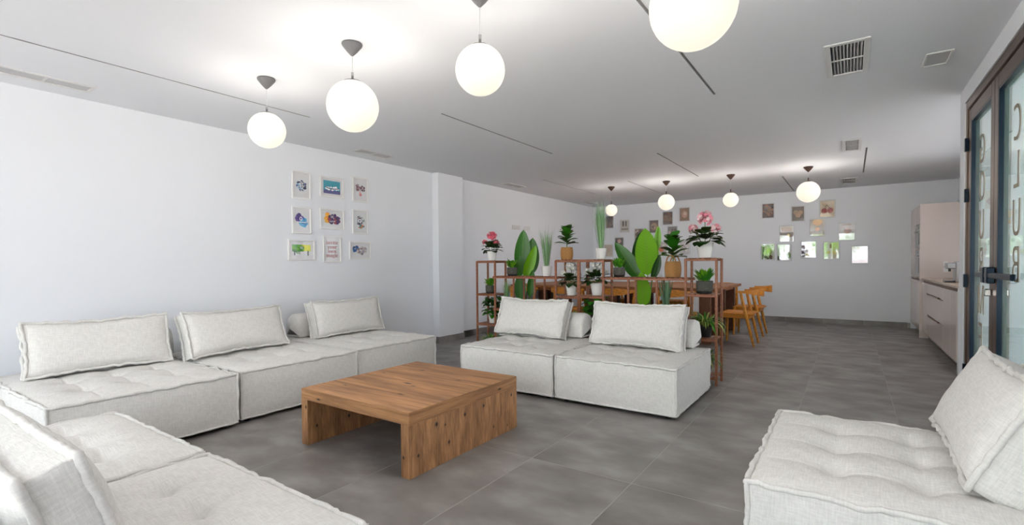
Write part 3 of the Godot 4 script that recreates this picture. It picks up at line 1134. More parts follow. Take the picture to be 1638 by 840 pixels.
func grilles() -> Array:
	return [[-0.141, 0.094, -4.207, -3.584], [-0.082, 0.1, -7.116, -6.477], [-0.138, 0.092, -10.042, -9.41]]

func diffusers() -> Array:
	return [[-4.735, -4.55, -1.275, -0.745], [-4.735, -4.55, -4.15, -3.635], [-4.735, -4.55, -7.06, -6.55], [-4.735, -4.55, -9.95, -9.46]]

func ceiling_fittings() -> void:
	var place := ["above the lounge by the glass door", "midway down the ceiling", "by the back wall"]
	var gi := 0
	for q: Array in grilles():
		var c := Vector3((q[0] + q[1]) / 2, CEIL, (q[2] + q[3]) / 2)
		var w: float = q[1] - q[0]
		var d: float = q[3] - q[2]
		var t := thing("ceiling_grille", "white louvred air grille in the ceiling " + place[gi], "vent", c, 0.0, "louvred air grilles")
		var f := MB.new()
		for s: float in [-1, 1]:
			f.box(Vector3(s * (w / 2 - 0.016), -0.004, 0), Vector3(0.032, 0.008, d), 0.002)
			f.box(Vector3(0, -0.004, s * (d / 2 - 0.016)), Vector3(w - 0.064, 0.008, 0.032), 0.002)
		part("frame", f, M.vent_white, t)
		part("bar", bx(Vector3(0, -0.002, 0), Vector3(w - 0.064, 0.006, 0.014), 0.001), M.vent_white, t)
		var n := 9
		for i in n:
			var x := -w / 2 + 0.036 + (w - 0.072) * (i + 0.5) / n
			var o := part("slat", bx(Vector3.ZERO, Vector3(0.003, 0.02, d - 0.064)), M.vent_white, t, Vector3(x, 0.006, 0))
			o.rotation.z = 0.5
		gi += 1
	place = ["beside the long wall above the three-seat row", "above the nine framed prints", "past the pilaster", "in the far corner by the back wall"]
	gi = 0
	for q: Array in diffusers():
		var c := Vector3((q[0] + q[1]) / 2, CEIL, (q[2] + q[3]) / 2)
		var w: float = q[1] - q[0]
		var d: float = q[3] - q[2]
		var t := thing("ceiling_diffuser", "narrow white slot diffuser in the ceiling " + place[gi], "vent", c, 0.0, "slot air diffusers")
		var f := MB.new()
		for s: float in [-1, 1]:
			f.box(Vector3(s * (w / 2 - 0.012), -0.004, 0), Vector3(0.024, 0.008, d), 0.002)
			f.box(Vector3(0, -0.004, s * (d / 2 - 0.012)), Vector3(w - 0.048, 0.008, 0.024), 0.002)
		part("frame", f, M.vent_white, t)
		part("bar", bx(Vector3(0, -0.001, 0), Vector3(w - 0.048, 0.006, 0.014), 0.001), M.vent_white, t)
		for i in 2:
			part("filter", bx(Vector3(0, 0.003, (i - 0.5) * d * 0.47), Vector3(w - 0.05, 0.004, d * 0.46)), M.vent_filter, t)
		gi += 1
	var a := thing("access_panel", "small square grey access hatch in the ceiling near the glass door", "hatch", Vector3(0.459, CEIL, -4.23))
	var f2 := MB.new()
	for s: float in [-1, 1]:
		f2.box(Vector3(s * 0.062, -0.004, 0), Vector3(0.012, 0.008, 0.262), 0.002)
		f2.box(Vector3(0, -0.004, s * 0.125), Vector3(0.112, 0.008, 0.012), 0.002)
	part("frame", f2, M.vent_white, a)
	part("panel", bx(Vector3(0, -0.001, 0), Vector3(0.112, 0.002, 0.238)), M.vent_filter, a)
	var nears := ["hanging over the three-seat sofa row", "second from the long wall over the lounge", "third from the long wall over the lounge", "hanging over the single seat by the glass door"]
	var xs := [-3.394, -2.45, -1.485, -0.485]
	var ny := [2.087, 2.079, 2.073, 2.082]
	var nr := [0.123, 0.15, 0.12, 0.157]
	var fy := [2.047, 2.11, 2.072, 2.102]
	var fr := [0.1, 0.129, 0.109, 0.145]
	var fars := ["first from the long wall over the dining tables", "second from the long wall over the dining tables", "third from the long wall over the dining tables", "nearest the kitchenette over the dining end"]
	for i in 4:
		pendant("lit globe lamp with grey canopy, " + nears[i], Vector3(xs[i], 0, -1.9), ny[i], nr[i], M.pendant_grey, "globe lamps over the lounge")
	for i in 4:
		pendant("lit globe lamp with brown canopy, " + fars[i], Vector3(xs[i], 0, -7.97), fy[i], fr[i], M.pendant_brown, "globe lamps over the dining tables")

# ---------------------------------------------------------------- glass door
func door() -> void:
	var z0 := -5.06
	var z1 := -3.3
	var top := 2.325
	var f := MB.new()
	f.box(Vector3(0.755, top / 2, z0 + 0.03), Vector3(0.07, top, 0.06), 0.003)
	f.box(Vector3(0.755, top / 2, z1 - 0.03), Vector3(0.07, top, 0.06), 0.003)
	f.box(Vector3(0.755, top - 0.03, (z0 + z1) / 2), Vector3(0.07, 0.06, z1 - z0 - 0.12), 0.003)
	var d := struct("door_1", f, M.bronze_metal)
	var mid := -4.19
	var words := [["G", "O", "U", "R", "M", "E", "T"], ["C", "L", "U", "B"]]
	for i in 2:
		var a := z0 + 0.064 if i == 0 else mid + 0.003
		var b := mid - 0.003 if i == 0 else z1 - 0.064
		var c := (a + b) / 2
		var lt := top - 0.065
		var s := 0.085
		var m := MB.new()
		m.box(Vector3(0.757, lt / 2, a + s / 2), Vector3(0.06, lt - 0.02, s), 0.003)
		m.box(Vector3(0.757, lt / 2, b - s / 2), Vector3(0.06, lt - 0.02, s), 0.003)
		m.box(Vector3(0.757, lt - s / 2 - 0.01, c), Vector3(0.06, s, b - a - 2 * s), 0.003)
		m.box(Vector3(0.757, 0.06, c), Vector3(0.06, 0.1, b - a - 2 * s), 0.003)
		var leaf := part("door_leaf", m, M.bronze_metal, d)
		var g := MB.new()
		for e: float in [a + s + 0.006, b - s - 0.006]:
			g.box(Vector3(0.741, lt / 2, e), Vector3(0.026, lt - 0.2, 0.012))
		g.box(Vector3(0.741, lt - s - 0.016, c), Vector3(0.026, 0.012, b - a - 2 * s - 0.024))
		part("glazing_bead", g, M.dark_gasket, leaf, Vector3.ZERO, "dark blue glazing bead")
		part("glass_pane", span(0.75, 0.755, 0.112, lt - s - 0.022, a + s + 0.012, b - s - 0.012), M.door_glass, leaf)
		var font := SystemFont.new()
		font.font_names = PackedStringArray(["Droid Sans"])
		for k in words[i].size():
			var tm := TextMesh.new()
			tm.text = words[i][k]
			tm.font = font
			tm.font_size = 64
			tm.pixel_size = 0.0043
			tm.depth = 0.002
			var o := part("letter", tm, M.letter_vinyl, leaf)
			o.rotation.y = PI / 2
			o.position = Vector3(0.748, (1.905 - k * 0.262) if i == 0 else (1.885 - k * 0.26), -4.66 if i == 0 else -3.79)
		for y: float in [2.0, 1.62, 0.98, 0.3]:
			var hz := a - 0.004 if i == 0 else b + 0.004
			part("hinge", bx(Vector3(0.716, y, hz), Vector3(0.022, 0.1, 0.03), 0.003), M.dark_gasket, leaf)
		var bar := MB.new()
		bar.box(Vector3(0.7, 1.04, (b - 0.15) if i == 0 else (a + 0.3)), Vector3(0.024, 0.035, 0.3 if i == 0 else 0.6), 0.006)
		part("push_bar", bar, M.dark_gasket, leaf, Vector3.ZERO, "dark panic push bar")
		var hb := MB.new()
		var hz2 := b - 0.05 if i == 0 else a + 0.05
		hb.box(Vector3(0.703, 1.04, hz2), Vector3(0.04, 0.1, 0.07), 0.006)
		part("latch_box", hb, M.dark_gasket, leaf)
		if i == 0:
			var lk := MB.new()
			lk.box(Vector3(0.71, 0.93, b - 0.045), Vector3(0.035, 0.045, 0.045), 0.006)
			part("lock", lk, M.steel, leaf, Vector3.ZERO, "small steel lock cylinder")

# ---------------------------------------------------------------- kitchenette
func kitchen() -> void:
	var x0 := 0.87
	var x1 := 1.415
	# tall units against the back wall
	var tops := 1.965
	var t := thing("tall_larder_unit", "tall pale pink handleless larder cabinet against the back wall", "cabinet", Vector3(0, 0, 0))
	part("body", span(0.862, x1, 0.11, tops, BACK + 0.005, -9.955), M.kitchen_front, t)
	part("door", span(0.84, 0.86, 0.87, tops, BACK + 0.006, -9.957, 0.002), M.kitchen_front, t)
	part("door", span(0.84, 0.86, 0.115, 0.84, BACK + 0.006, -9.957, 0.002), M.kitchen_front, t)
	part("groove", span(0.85, 0.87, 0.842, 0.868, BACK + 0.006, -9.957), M.groove_brown, t)
	part("plinth", span(0.92, x1, 0, 0.108, BACK + 0.005, -9.955), M.plinth, t)
	var o := thing("oven_tower_unit", "tall pale pink cabinet with two steel ovens one above the other", "cabinet")
	part("body", span(0.862, x1, 0.11, tops, -9.95, -9.37), M.kitchen_front, o)
	part("side_panel", span(0.84, x1, 0.0, tops, -9.368, -9.35, 0.001), M.kitchen_front, o)
	part("door", span(0.84, 0.86, 1.68, tops, -9.948, -9.372, 0.002), M.kitchen_front, o)
	part("door", span(0.84, 0.86, 0.115, 0.84, -9.948, -9.372, 0.002), M.kitchen_front, o)
	part("groove", span(0.85, 0.87, 0.842, 0.868, -9.948, -9.372), M.groove_brown, o)
	part("plinth", span(0.92, x1, 0, 0.108, -9.95, -9.37), M.plinth, o)
	for q: Array in [["upper", 1.33, 1.67], ["lower", 0.9, 1.3]]:
		var ov := thing("built_in_oven", "stainless steel built-in oven, the %s one in the tall cabinet" % q[0], "oven", Vector3.ZERO, 0.0, "built-in ovens")
		part("fascia", span(0.838, 0.861, q[1], q[2], -9.94, -9.38, 0.003), M.steel, ov)
		part("window", span(0.834, 0.84, q[1] + 0.05, q[2] - 0.12, -9.88, -9.44, 0.001), M.oven_glass, ov)
		part("handle", span(0.815, 0.832, q[2] - 0.1, q[2] - 0.085, -9.86, -9.46, 0.004), M.steel, ov)
		part("control_panel", span(0.834, 0.84, q[2] - 0.06, q[2] - 0.015, -9.8, -9.52, 0.001), M.oven_glass, ov)
	# base units
	var units := [[-9.345, -8.83, "d"], [-8.83, -7.38, "w"], [-7.38, -6.87, "d"], [-6.87, -6.52, "d"]]
	var lab := ["pale pink base cabinet with plain door beside the oven tower", "wide pale pink base cabinet with brown recessed drawer grips", "narrow pale pink base cabinet beside the wide drawer unit", "narrow pale pink base cabinet beside the white end panel"]
	for i in 4:
		var u: Array = units[i]
		var b := thing("base_cabinet", lab[i], "cabinet", Vector3.ZERO, 0.0, "kitchen base cabinets")
		part("body", span(x0 + 0.022, x1, 0.11, 0.83, u[0] + 0.001, u[1] - 0.001), M.kitchen_front, b)
		part("plinth", span(x0 + 0.08, x1, 0, 0.108, u[0], u[1]), M.plinth, b)
		part("groove", span(x0 + 0.012, x0 + 0.03, 0.825, 0.858, u[0], u[1]), M.groove_brown, b)
		if u[2] == "d":
			part("door", span(x0, x0 + 0.02, 0.115, 0.822, u[0] + 0.0015, u[1] - 0.0015, 0.002), M.kitchen_front, b)
		else:
			for q: Array in [[0.69, 0.822], [0.4, 0.672], [0.115, 0.382]]:
				var dr := part("drawer_front", span(x0, x0 + 0.02, q[0], q[1], u[0] + 0.0015, u[1] - 0.0015, 0.002), M.kitchen_front, b)
			for y: float in [0.681, 0.391]:
				part("grip", span(x0 - 0.003, x0 + 0.03, y - 0.011, y + 0.011, -8.68, -7.75), M.groove_brown, b)
	var wt := thing("worktop", "beige stone worktop along the kitchenette wall", "worktop")
	part("slab", span(x0 - 0.01, x1, 0.858, 0.884, -9.348, -6.502, 0.002), M.worktop, wt)
	var ep := thing("end_panel", "white upright panel closing the end of the base cabinets", "panel")
	part("board", span(x0 + 0.008, x1, 0, 0.857, -6.518, -6.5, 0.002), M.kitchen_white, ep)
	for i in 2:
		var s := thing("wall_socket", "small white socket on the pink cabinet side, %s of the pair" % (["upper", "lower"][i]), "socket", Vector3(1.13, 1.09 - i * 0.09, -9.35), 0.0, "sockets over the worktop")
		part("plate", bx(Vector3(0, 0, 0.003), Vector3(0.05, 0.06, 0.006), 0.002), M.socket, s)
		part("insert", bx(Vector3(0, 0, 0.006), Vector3(0.03, 0.03, 0.003), 0.001), M.kitchen_white, s)
	var k := thing("coffee_machine", "chrome and white coffee machine at the end of the worktop", "appliance", Vector3(1.03, 0.884, -7.5))
	part("body", bx(Vector3(0.03, 0.12, 0), Vector3(0.16, 0.24, 0.18), 0.012), M.steel, k)
	part("drip_tray", bx(Vector3(-0.09, 0.012, 0), Vector3(0.1, 0.022, 0.15), 0.004), M.oven_glass, k)
	part("head", bx(Vector3(-0.08, 0.19, 0), Vector3(0.09, 0.07, 0.15), 0.01), M.steel, k)
	var sp := MB.new()
	sp.tube([Vector3(-0.09, 0.16, 0), Vector3(-0.09, 0.125, 0)], 0.012, 8)
	part("spout", sp, M.oven_glass, k)

# ---------------------------------------------------------------- lounge
func lounge() -> void:
	var H := 0.368
	var sq := sofa_meshes(0.98, 1.0, H)
	var deep := sofa_meshes(1.0, 1.3, H)
	var g := "modular linen sofa seats"
	# left row, facing +x, slightly askew to the wall
	var ang := PI / 2 + 0.006
	var lab := ["off-white tufted sofa seat at the open end of the row along the long wall", "middle off-white tufted sofa seat of the row along the long wall", "off-white tufted sofa seat nearest the pilaster along the long wall"]
	for i in 3:
		var zc := -1.235 - i * 1.043
		sofa(deep, lab[i], Vector3(-3.52 - 0.65 - (zc + 0.71) * -0.04, 0, zc), ang, g)
	sofa(sq, "off-white tufted sofa seat beyond the coffee table, on the long-wall side", Vector3(-2.515, 0, -4.02), 0.0, g)
	sofa(sq, "off-white tufted sofa seat backing onto the plant stands, on the door side", Vector3(-1.505, 0, -4.02), 0.0, g)
	sofa(sq, "off-white tufted seat facing the plant stands, without a back cushion", Vector3(-2.66, 0, -0.425), PI, g)
	sofa(sq, "off-white tufted seat facing the plant stands, carrying a crumpled back cushion", Vector3(-1.645, 0, -0.425), PI, g)
	sofa(sq, "single off-white tufted sofa seat beside the glass door", Vector3(0.207, 0, -2.345), -PI / 2, g)
	var pg := "boxed linen back cushions"
	var top := H + 0.03
	pillow("long off-white back cushion at the open end of the wall row", Vector3(-4.41, top, -1.232), 1.511, 0.337, 0.0, 0.81, 0.362, 0.15, 1, pg)
	pillow("tilted off-white back cushion on the middle seat of the wall row", Vector3(-4.33, top, -2.158), 1.66, 0.38, 0.0, 0.846, 0.364, 0.15, 2, pg)
	pillow("off-white back cushion on the wall row seat nearest the pilaster", Vector3(-4.444, top, -3.369), 1.582, 0.287, 0.0, 0.856, 0.364, 0.15, 3, pg)
	pillow("off-white back cushion on the seat beyond the coffee table, long-wall side", Vector3(-2.707, top, -4.225), -0.054, 0.38, 0.0, 0.812, 0.376, 0.15, 4, pg)
	pillow("off-white back cushion before the plant stands on the door side seat", Vector3(-1.557, top, -4.153), -0.05, 0.307, 0.0, 0.827, 0.374, 0.15, 5, pg)
	pillow("crumpled off-white back cushion facing the plant stands", Vector3(-1.76, top, -0.39), PI, 0.33, 0.0, 0.84, 0.335, 0.14, 6, pg)
	pillow("plump off-white back cushion on the single seat beside the glass door", Vector3(0.365, top, -2.45), -PI / 2, 0.46, 0.0, 0.8, 0.365, 0.2, 7, pg)
	var bg := "rounded linen bolsters"
	bolster("rounded off-white bolster behind the cushion at the wall row's open end", Vector3(-4.7, top, -1.36), PI / 2, 0.84, bg)
	bolster("rounded off-white bolster behind the tilted middle cushion of the wall row", Vector3(-4.7, top, -2.31), PI / 2, 0.84, bg)
	bolster("rounded off-white bolster behind the wall row cushion nearest the pilaster", Vector3(-4.73, top, -3.27), PI / 2, 0.84, bg)
	bolster("rounded off-white bolster behind the cushion on the far pair, long-wall side", Vector3(-2.55, top, -4.47), 0.0, 0.84, bg)
	bolster("rounded off-white bolster behind the cushion on the far pair, door side", Vector3(-1.48, top, -4.43), 0.0, 0.84, bg)
	bolster("rounded off-white bolster behind the plump cushion beside the glass door", Vector3(0.612, top, -2.38), -PI / 2, 0.8, bg, 0.72)
	bolster("rounded off-white bolster behind the crumpled cushion", Vector3(-1.66, top, -0.1), PI, 0.84, bg)
	# waterfall coffee table
	var t := thing("coffee_table", "low square knotty oak waterfall coffee table between the sofas", "table", Vector3(-2.385, 0, -2.305))
	var ot: StandardMaterial3D = M.oak_top
	ot.uv1_scale = Vector3(0.98, 0.98, 1)
	ot.uv1_offset = Vector3(0.5, 0.5, 0)
	var os: StandardMaterial3D = M.oak_side
	os.uv1_scale = Vector3(0.98, 2.6, 1)
	os.uv1_offset = Vector3(0.5, 0.0, 0)
	part("tabletop", bx(Vector3(0, 0.32, 0), Vector3(0.968, 0.07, 1.008), 0.0015, 0), ot, t)
	for s: float in [-1, 1]:
		part("side_panel", bx(Vector3(s * 0.453, 0.1425, 0), Vector3(0.064, 0.285, 1.008), 0.0015, 1), os, t)

# ---------------------------------------------------------------- pictures
func pictures() -> void:
	var wh := Color(0.93, 0.93, 0.93)
	var paper := Color(0.86, 0.87, 0.88)
	var ink := Color(0.95, 0.95, 0.97)
	var dk := Color(0.12, 0.12, 0.2)
	var gl := "white framed prints on the long wall"
	var defs := [
		["white-framed print of a pale blue and violet ink splash, portrait format", 2.013, -3.15, 0.225, 0.305, [["s", 60, 0.5, 0.5, 0.34, 0.32, 0.06, [Color(0.5, 0.72, 0.82), Color(0.3, 0.3, 0.5), Color(0.2, 0.2, 0.32), Color(0.75, 0.82, 0.88)]], ["s", 26, 0.5, 0.48, 0.28, 0.2, 0.025, [ink, dk]]]],
		["white-framed landscape print with teal sky above a violet band", 2.035, -3.537, 0.32, 0.235, [["r", 0.0, 0.0, 1.0, 0.72, Color(0.2, 0.62, 0.7)], ["r", 0.0, 0.72, 1.0, 0.28, Color(0.36, 0.36, 0.58)], ["s", 18, 0.5, 0.55, 0.42, 0.12, 0.05, [ink]], ["l", 0.1, 0.5, 0.4, 0.62, 0.02, dk], ["l", 0.4, 0.62, 0.9, 0.55, 0.02, dk]]],
		["white-framed print of a rust and plum heart-shaped splash", 2.057, -3.938, 0.235, 0.305, [["s", 22, 0.3, 0.4, 0.18, 0.2, 0.06, [Color(0.42, 0.26, 0.34), Color(0.6, 0.5, 0.52)]], ["s", 22, 0.7, 0.4, 0.18, 0.2, 0.06, [Color(0.36, 0.22, 0.3), Color(0.66, 0.6, 0.62)]], ["s", 14, 0.5, 0.75, 0.1, 0.14, 0.05, [Color(0.8, 0.45, 0.48), Color(0.85, 0.6, 0.6)]]]],
		["white-framed print of a violet and blue splash, portrait format", 1.629, -3.147, 0.23, 0.295, [["s", 50, 0.34, 0.35, 0.26, 0.24, 0.07, [Color(0.36, 0.24, 0.6), Color(0.2, 0.16, 0.45)]], ["s", 50, 0.66, 0.6, 0.28, 0.26, 0.07, [Color(0.16, 0.5, 0.75), Color(0.3, 0.68, 0.85)]], ["e", 0.45, 0.4, 0.1, 0.12, ink], ["e", 0.45, 0.4, 0.05, 0.07, Color(0.2, 0.2, 0.5)], ["l", 0.2, 0.62, 0.85, 0.6, 0.03, ink]]],
		["white-framed print of orange and purple splash with white lettering", 1.668, -3.535, 0.326, 0.238, [["s", 40, 0.22, 0.45, 0.18, 0.34, 0.06, [Color(0.93, 0.55, 0.1), Color(0.96, 0.72, 0.2)]], ["s", 60, 0.62, 0.5, 0.34, 0.34, 0.06, [Color(0.3, 0.18, 0.42), Color(0.22, 0.14, 0.35), Color(0.6, 0.2, 0.3)]], "BE|HAPPY"]],
		["white-framed print of a grey splash with orange and teal patches", 1.662, -3.932, 0.235, 0.3, [["s", 44, 0.5, 0.4, 0.34, 0.28, 0.06, [Color(0.3, 0.33, 0.4), Color(0.6, 0.65, 0.68), Color(0.4, 0.24, 0.36)]], ["s", 26, 0.6, 0.78, 0.26, 0.12, 0.05, [Color(0.85, 0.4, 0.2), Color(0.3, 0.6, 0.55)]], ["e", 0.45, 0.42, 0.16, 0.12, ink], ["e", 0.45, 0.42, 0.08, 0.07, Color(0.4, 0.5, 0.55)]]],
		["white-framed print with dripping green and yellow paint bar", 1.302, -3.143, 0.322, 0.225, [["r", 0.0, 0.1, 0.55, 0.5, Color(0.25, 0.62, 0.15)], ["r", 0.5, 0.1, 0.48, 0.48, Color(0.86, 0.86, 0.15)], ["s", 50, 0.3, 0.4, 0.28, 0.24, 0.06, [Color(0.15, 0.5, 0.12), Color(0.45, 0.72, 0.2)]], ["r", 0.1, 0.6, 0.07, 0.3, Color(0.3, 0.34, 0.36)], ["r", 0.38, 0.6, 0.06, 0.2, Color(0.3, 0.5, 0.2)], ["r", 0.8, 0.55, 0.08, 0.38, Color(0.4, 0.42, 0.4)], "BE|AWESOME"]],
		["white-framed print with four lines of red lettering", 1.32, -3.528, 0.243, 0.31, ["Invite|your|own|magic"]],
		["white-framed print of a pale splash with blue corner, landscape format", 1.313, -3.927, 0.325, 0.218, [["s", 30, 0.22, 0.4, 0.2, 0.24, 0.05, [Color(0.1, 0.36, 0.6), Color(0.16, 0.2, 0.35)]], ["s", 44, 0.62, 0.5, 0.32, 0.32, 0.05, [Color(0.7, 0.66, 0.66), Color(0.62, 0.6, 0.66), Color(0.8, 0.74, 0.7), Color(0.5, 0.45, 0.5)]]]],
	]
	var font := SystemFont.new()
	font.font_names = PackedStringArray(["Droid Sans"])
	var serif := SystemFont.new()
	serif.font_names = PackedStringArray(["Droid Serif"])
	serif.font_italic = true
	serif.font_weight = 700
	var n := 0
	for q: Array in defs:
		var w: float = q[3]
		var h: float = q[4]
		var port := h > w
		var pw := w * (0.7 if port else 0.7)
		var ph := h * (0.62 if port else 0.64)
		var words := ""
		var ops: Array = q[5].duplicate()
		if ops[-1] is String:
			words = ops.pop_back()
		var t := picture("framed_print", q[0], gl, Vector3(LEFT, q[1], q[2]), PI / 2, w, h, 0.016, 1.0, paint(96 if port else 128, 128 if port else 96, paper, ops, 50 + n, 0.03) if ops.size() else paint(32, 32, paper, [], 3, 0.02), pw, ph, M.white_frame, false)
		if words:
			var lines := words.split("|")
			var red := lines.size() > 2
			var pitch := ph * 0.98 / lines.size() * (1.05 if red else 0.72)
			for k in lines.size():
				var tm := TextMesh.new()
				tm.text = lines[k]
				tm.font = serif if red else font
				tm.font_size = 48
				tm.pixel_size = 0.0011 if red else (0.00075 if lines[k].length() < 4 else 0.00055)
				tm.depth = 0.0005
				part("lettering", tm, M.red_ink if red else M.white_frame, t, Vector3(0, (lines.size() / 2.0 - 0.5 - k) * pitch, 0.0075))
		n += 1
	# frames on the back wall
	var b1 := Color(0.34, 0.24, 0.18)
	var b2 := Color(0.55, 0.42, 0.32)
	var b3 := Color(0.76, 0.66, 0.56)
	var lt := Color(0.8, 0.78, 0.74)
	var gr := "glass framed photographs on the back wall"
	var photos := [
		["dark brown framed photograph of coffee beans behind the tall grass, back wall", -4.56, 2.08, b1, [["s", 40, 0.5, 0.5, 0.5, 0.5, 0.09, [b2, Color(0.2, 0.12, 0.08)]]]],
		["framed beige photograph with large figure twelve, back wall", -4.194, 1.974, lt, [["r", 0.2, 0.1, 0.22, 0.45, Color(0.3, 0.27, 0.24)], ["r", 0.55, 0.1, 0.2, 0.45, Color(0.36, 0.33, 0.3)], ["r", 0.1, 0.7, 0.8, 0.15, Color(0.5, 0.46, 0.42)]]],
		["brown framed photograph half hidden behind the tall dark leaf, back wall", -3.859, 1.757, b2, [["s", 16, 0.5, 0.5, 0.45, 0.45, 0.12, [b3, b1]]]],
		["framed photograph of a round golden dish on brown, back wall", -3.529, 1.928, b1, [["e", 0.5, 0.5, 0.38, 0.3, Color(0.66, 0.5, 0.3)], ["s", 14, 0.5, 0.5, 0.28, 0.22, 0.06, [b3, b1]]]],
		["framed brown photograph of roasted beans, upper row near tall leaves, back wall", -3.23, 2.093, b1, [["s", 30, 0.5, 0.45, 0.42, 0.36, 0.1, [b2, Color(0.5, 0.32, 0.22)]]]],
		["framed tan photograph of a curled pastry, topmost of the leaf-side group", -2.877, 2.151, b2, [["e", 0.5, 0.5, 0.3, 0.28, Color(0.8, 0.62, 0.52)], ["e", 0.55, 0.45, 0.15, 0.12, Color(0.9, 0.8, 0.72)]]],
		["framed grey brown photograph of stacked crockery above the basket plant", -3.131, 1.774, Color(0.5, 0.46, 0.44), [["s", 20, 0.5, 0.5, 0.4, 0.4, 0.09, [b3, b1, lt]]]],
		["framed dark red brown photograph with two pale discs, back wall", -4.328, 1.577, Color(0.26, 0.13, 0.11), [["e", 0.5, 0.28, 0.24, 0.18, Color(0.78, 0.62, 0.55)], ["e", 0.35, 0.75, 0.2, 0.16, Color(0.7, 0.52, 0.46)]]],
		["framed pale cream photograph beside the white grass pot, back wall", -4.587, 1.426, Color(0.78, 0.72, 0.64), [["e", 0.5, 0.5, 0.2, 0.15, b3]]],
		["framed pale photograph with an orange fruit slice, back wall", -3.352, 1.454, lt, [["e", 0.4, 0.6, 0.28, 0.2, Color(0.88, 0.5, 0.32)], ["e", 0.6, 0.3, 0.14, 0.12, Color(0.9, 0.88, 0.86)]]],
		["framed pale grey photograph behind the basket plant, back wall", -2.877, 1.462, Color(0.74, 0.72, 0.72), [["s", 14, 0.5, 0.5, 0.35, 0.35, 0.1, [Color(0.62, 0.55, 0.58), lt]]]],
		["framed brown photograph of mixed nuts, topmost on the kitchen side", -1.308, 2.118, b1, [["s", 44, 0.5, 0.45, 0.45, 0.42, 0.08, [Color(0.62, 0.4, 0.28), b2, Color(0.2, 0.12, 0.1)]]]],
		["framed photograph of pale biscuits on grey, kitchen side group", -0.808, 2.031, Color(0.46, 0.4, 0.36), [["e", 0.3, 0.4, 0.22, 0.16, b3], ["e", 0.7, 0.42, 0.2, 0.16, Color(0.8, 0.68, 0.56)], ["e", 0.5, 0.62, 0.22, 0.14, Color(0.86, 0.74, 0.62)]]],
		["framed photograph of two red cherries on beige", -0.347, 2.092, Color(0.82, 0.74, 0.62), [["e", 0.28, 0.62, 0.2, 0.17, Color(0.66, 0.24, 0.2)], ["e", 0.7, 0.6, 0.2, 0.17, Color(0.7, 0.28, 0.22)], ["l", 0.3, 0.5, 0.45, 0.25, 0.02, b1], ["l", 0.68, 0.48, 0.45, 0.25, 0.02, b1]]],
		["framed pale photograph with brown band and candle flame", -0.991, 1.666, lt, [["r", 0.0, 0.42, 1.0, 0.3, Color(0.5, 0.42, 0.38)], ["e", 0.62, 0.62, 0.1, 0.12, Color(0.98, 0.85, 0.5)], ["r", 0.1, 0.1, 0.8, 0.25, b3]]],
		["framed photograph of an amber hourglass shape on pale ground", -0.5, 1.76, Color(0.7, 0.66, 0.6), [["e", 0.5, 0.16, 0.34, 0.22, Color(0.94, 0.74, 0.46)], ["e", 0.5, 0.6, 0.16, 0.12, Color(0.9, 0.6, 0.3)], ["r", 0.1, 0.72, 0.8, 0.28, Color(0.88, 0.87, 0.85)]]],
		["framed pale photograph of a leaning brown cup, kitchen side group", -0.055, 1.666, Color(0.78, 0.76, 0.74), [["e", 0.55, 0.45, 0.26, 0.16, Color(0.7, 0.52, 0.42)], ["r", 0.2, 0.08, 0.6, 0.05, b2], ["l", 0.4, 0.4, 0.3, 0.3, 0.03, b1]]],
		["framed glossy print with dark curved stripes and greenery painted in as reflections, lowest row end", -1.312, 1.332, Color(0.75, 0.78, 0.72), [["l", 0.2, 0.0, 0.1, 1.0, 0.06, dk], ["l", 0.1, 0.06, 0.9, 0.1, 0.04, Color(0.25, 0.26, 0.24)], ["e", 0.6, 0.5, 0.2, 0.25, Color(0.6, 0.7, 0.35)], ["s", 12, 0.6, 0.85, 0.3, 0.1, 0.08, [Color(0.2, 0.22, 0.16), Color(0.42, 0.32, 0.24)]]]],  # stripes and greenery are mirrored surroundings painted into the picture colour
		["framed glossy print with dark upright bar and greenery painted in as reflections", -1.032, 1.314, Color(0.8, 0.84, 0.8), [["r", 0.45, 0.0, 0.12, 0.8, Color(0.34, 0.3, 0.26)], ["s", 10, 0.8, 0.7, 0.15, 0.15, 0.08, [Color(0.5, 0.64, 0.34)]], ["s", 10, 0.15, 0.8, 0.1, 0.15, 0.08, [Color(0.2, 0.24, 0.2)]]]],  # bar and greenery stand for a reflection in the glass, put in the colour
		["framed glossy print with purple edge and yellow green foot", -0.636, 1.358, Color(0.84, 0.84, 0.84), [["r", 0.0, 0.0, 0.22, 0.95, Color(0.36, 0.26, 0.28)], ["r", 0.25, 0.7, 0.7, 0.22, Color(0.8, 0.78, 0.5)], ["e", 0.55, 0.4, 0.14, 0.16, b3], ["e", 0.85, 0.2, 0.1, 0.1, Color(0.4, 0.42, 0.45)]]],
		["framed glossy print, half white half tan with a round biscuit", -0.283, 1.333, Color(0.9, 0.9, 0.89), [["r", 0.6, 0.0, 0.4, 1.0, Color(0.68, 0.58, 0.52)], ["e", 0.72, 0.62, 0.16, 0.13, Color(0.8, 0.55, 0.4)], ["r", 0.4, 0.1, 0.14, 0.25, Color(0.55, 0.42, 0.38)], ["e", 0.3, 0.6, 0.14, 0.1, Color(0.85, 0.78, 0.55)]]],
		["framed photograph of a dark house shape on red ground, lowest on the kitchen side", 0.138, 1.252, Color(0.58, 0.48, 0.42), [["r", 0.0, 0.75, 1.0, 0.25, Color(0.66, 0.34, 0.28)], ["r", 0.3, 0.3, 0.45, 0.48, Color(0.3, 0.33, 0.28)], ["r", 0.4, 0.1, 0.4, 0.15, Color(0.5, 0.34, 0.28)], ["e", 0.5, 0.55, 0.14, 0.1, lt], ["r", 0.12, 0.8, 0.7, 0.05, dk]]],
	]
	n = 0
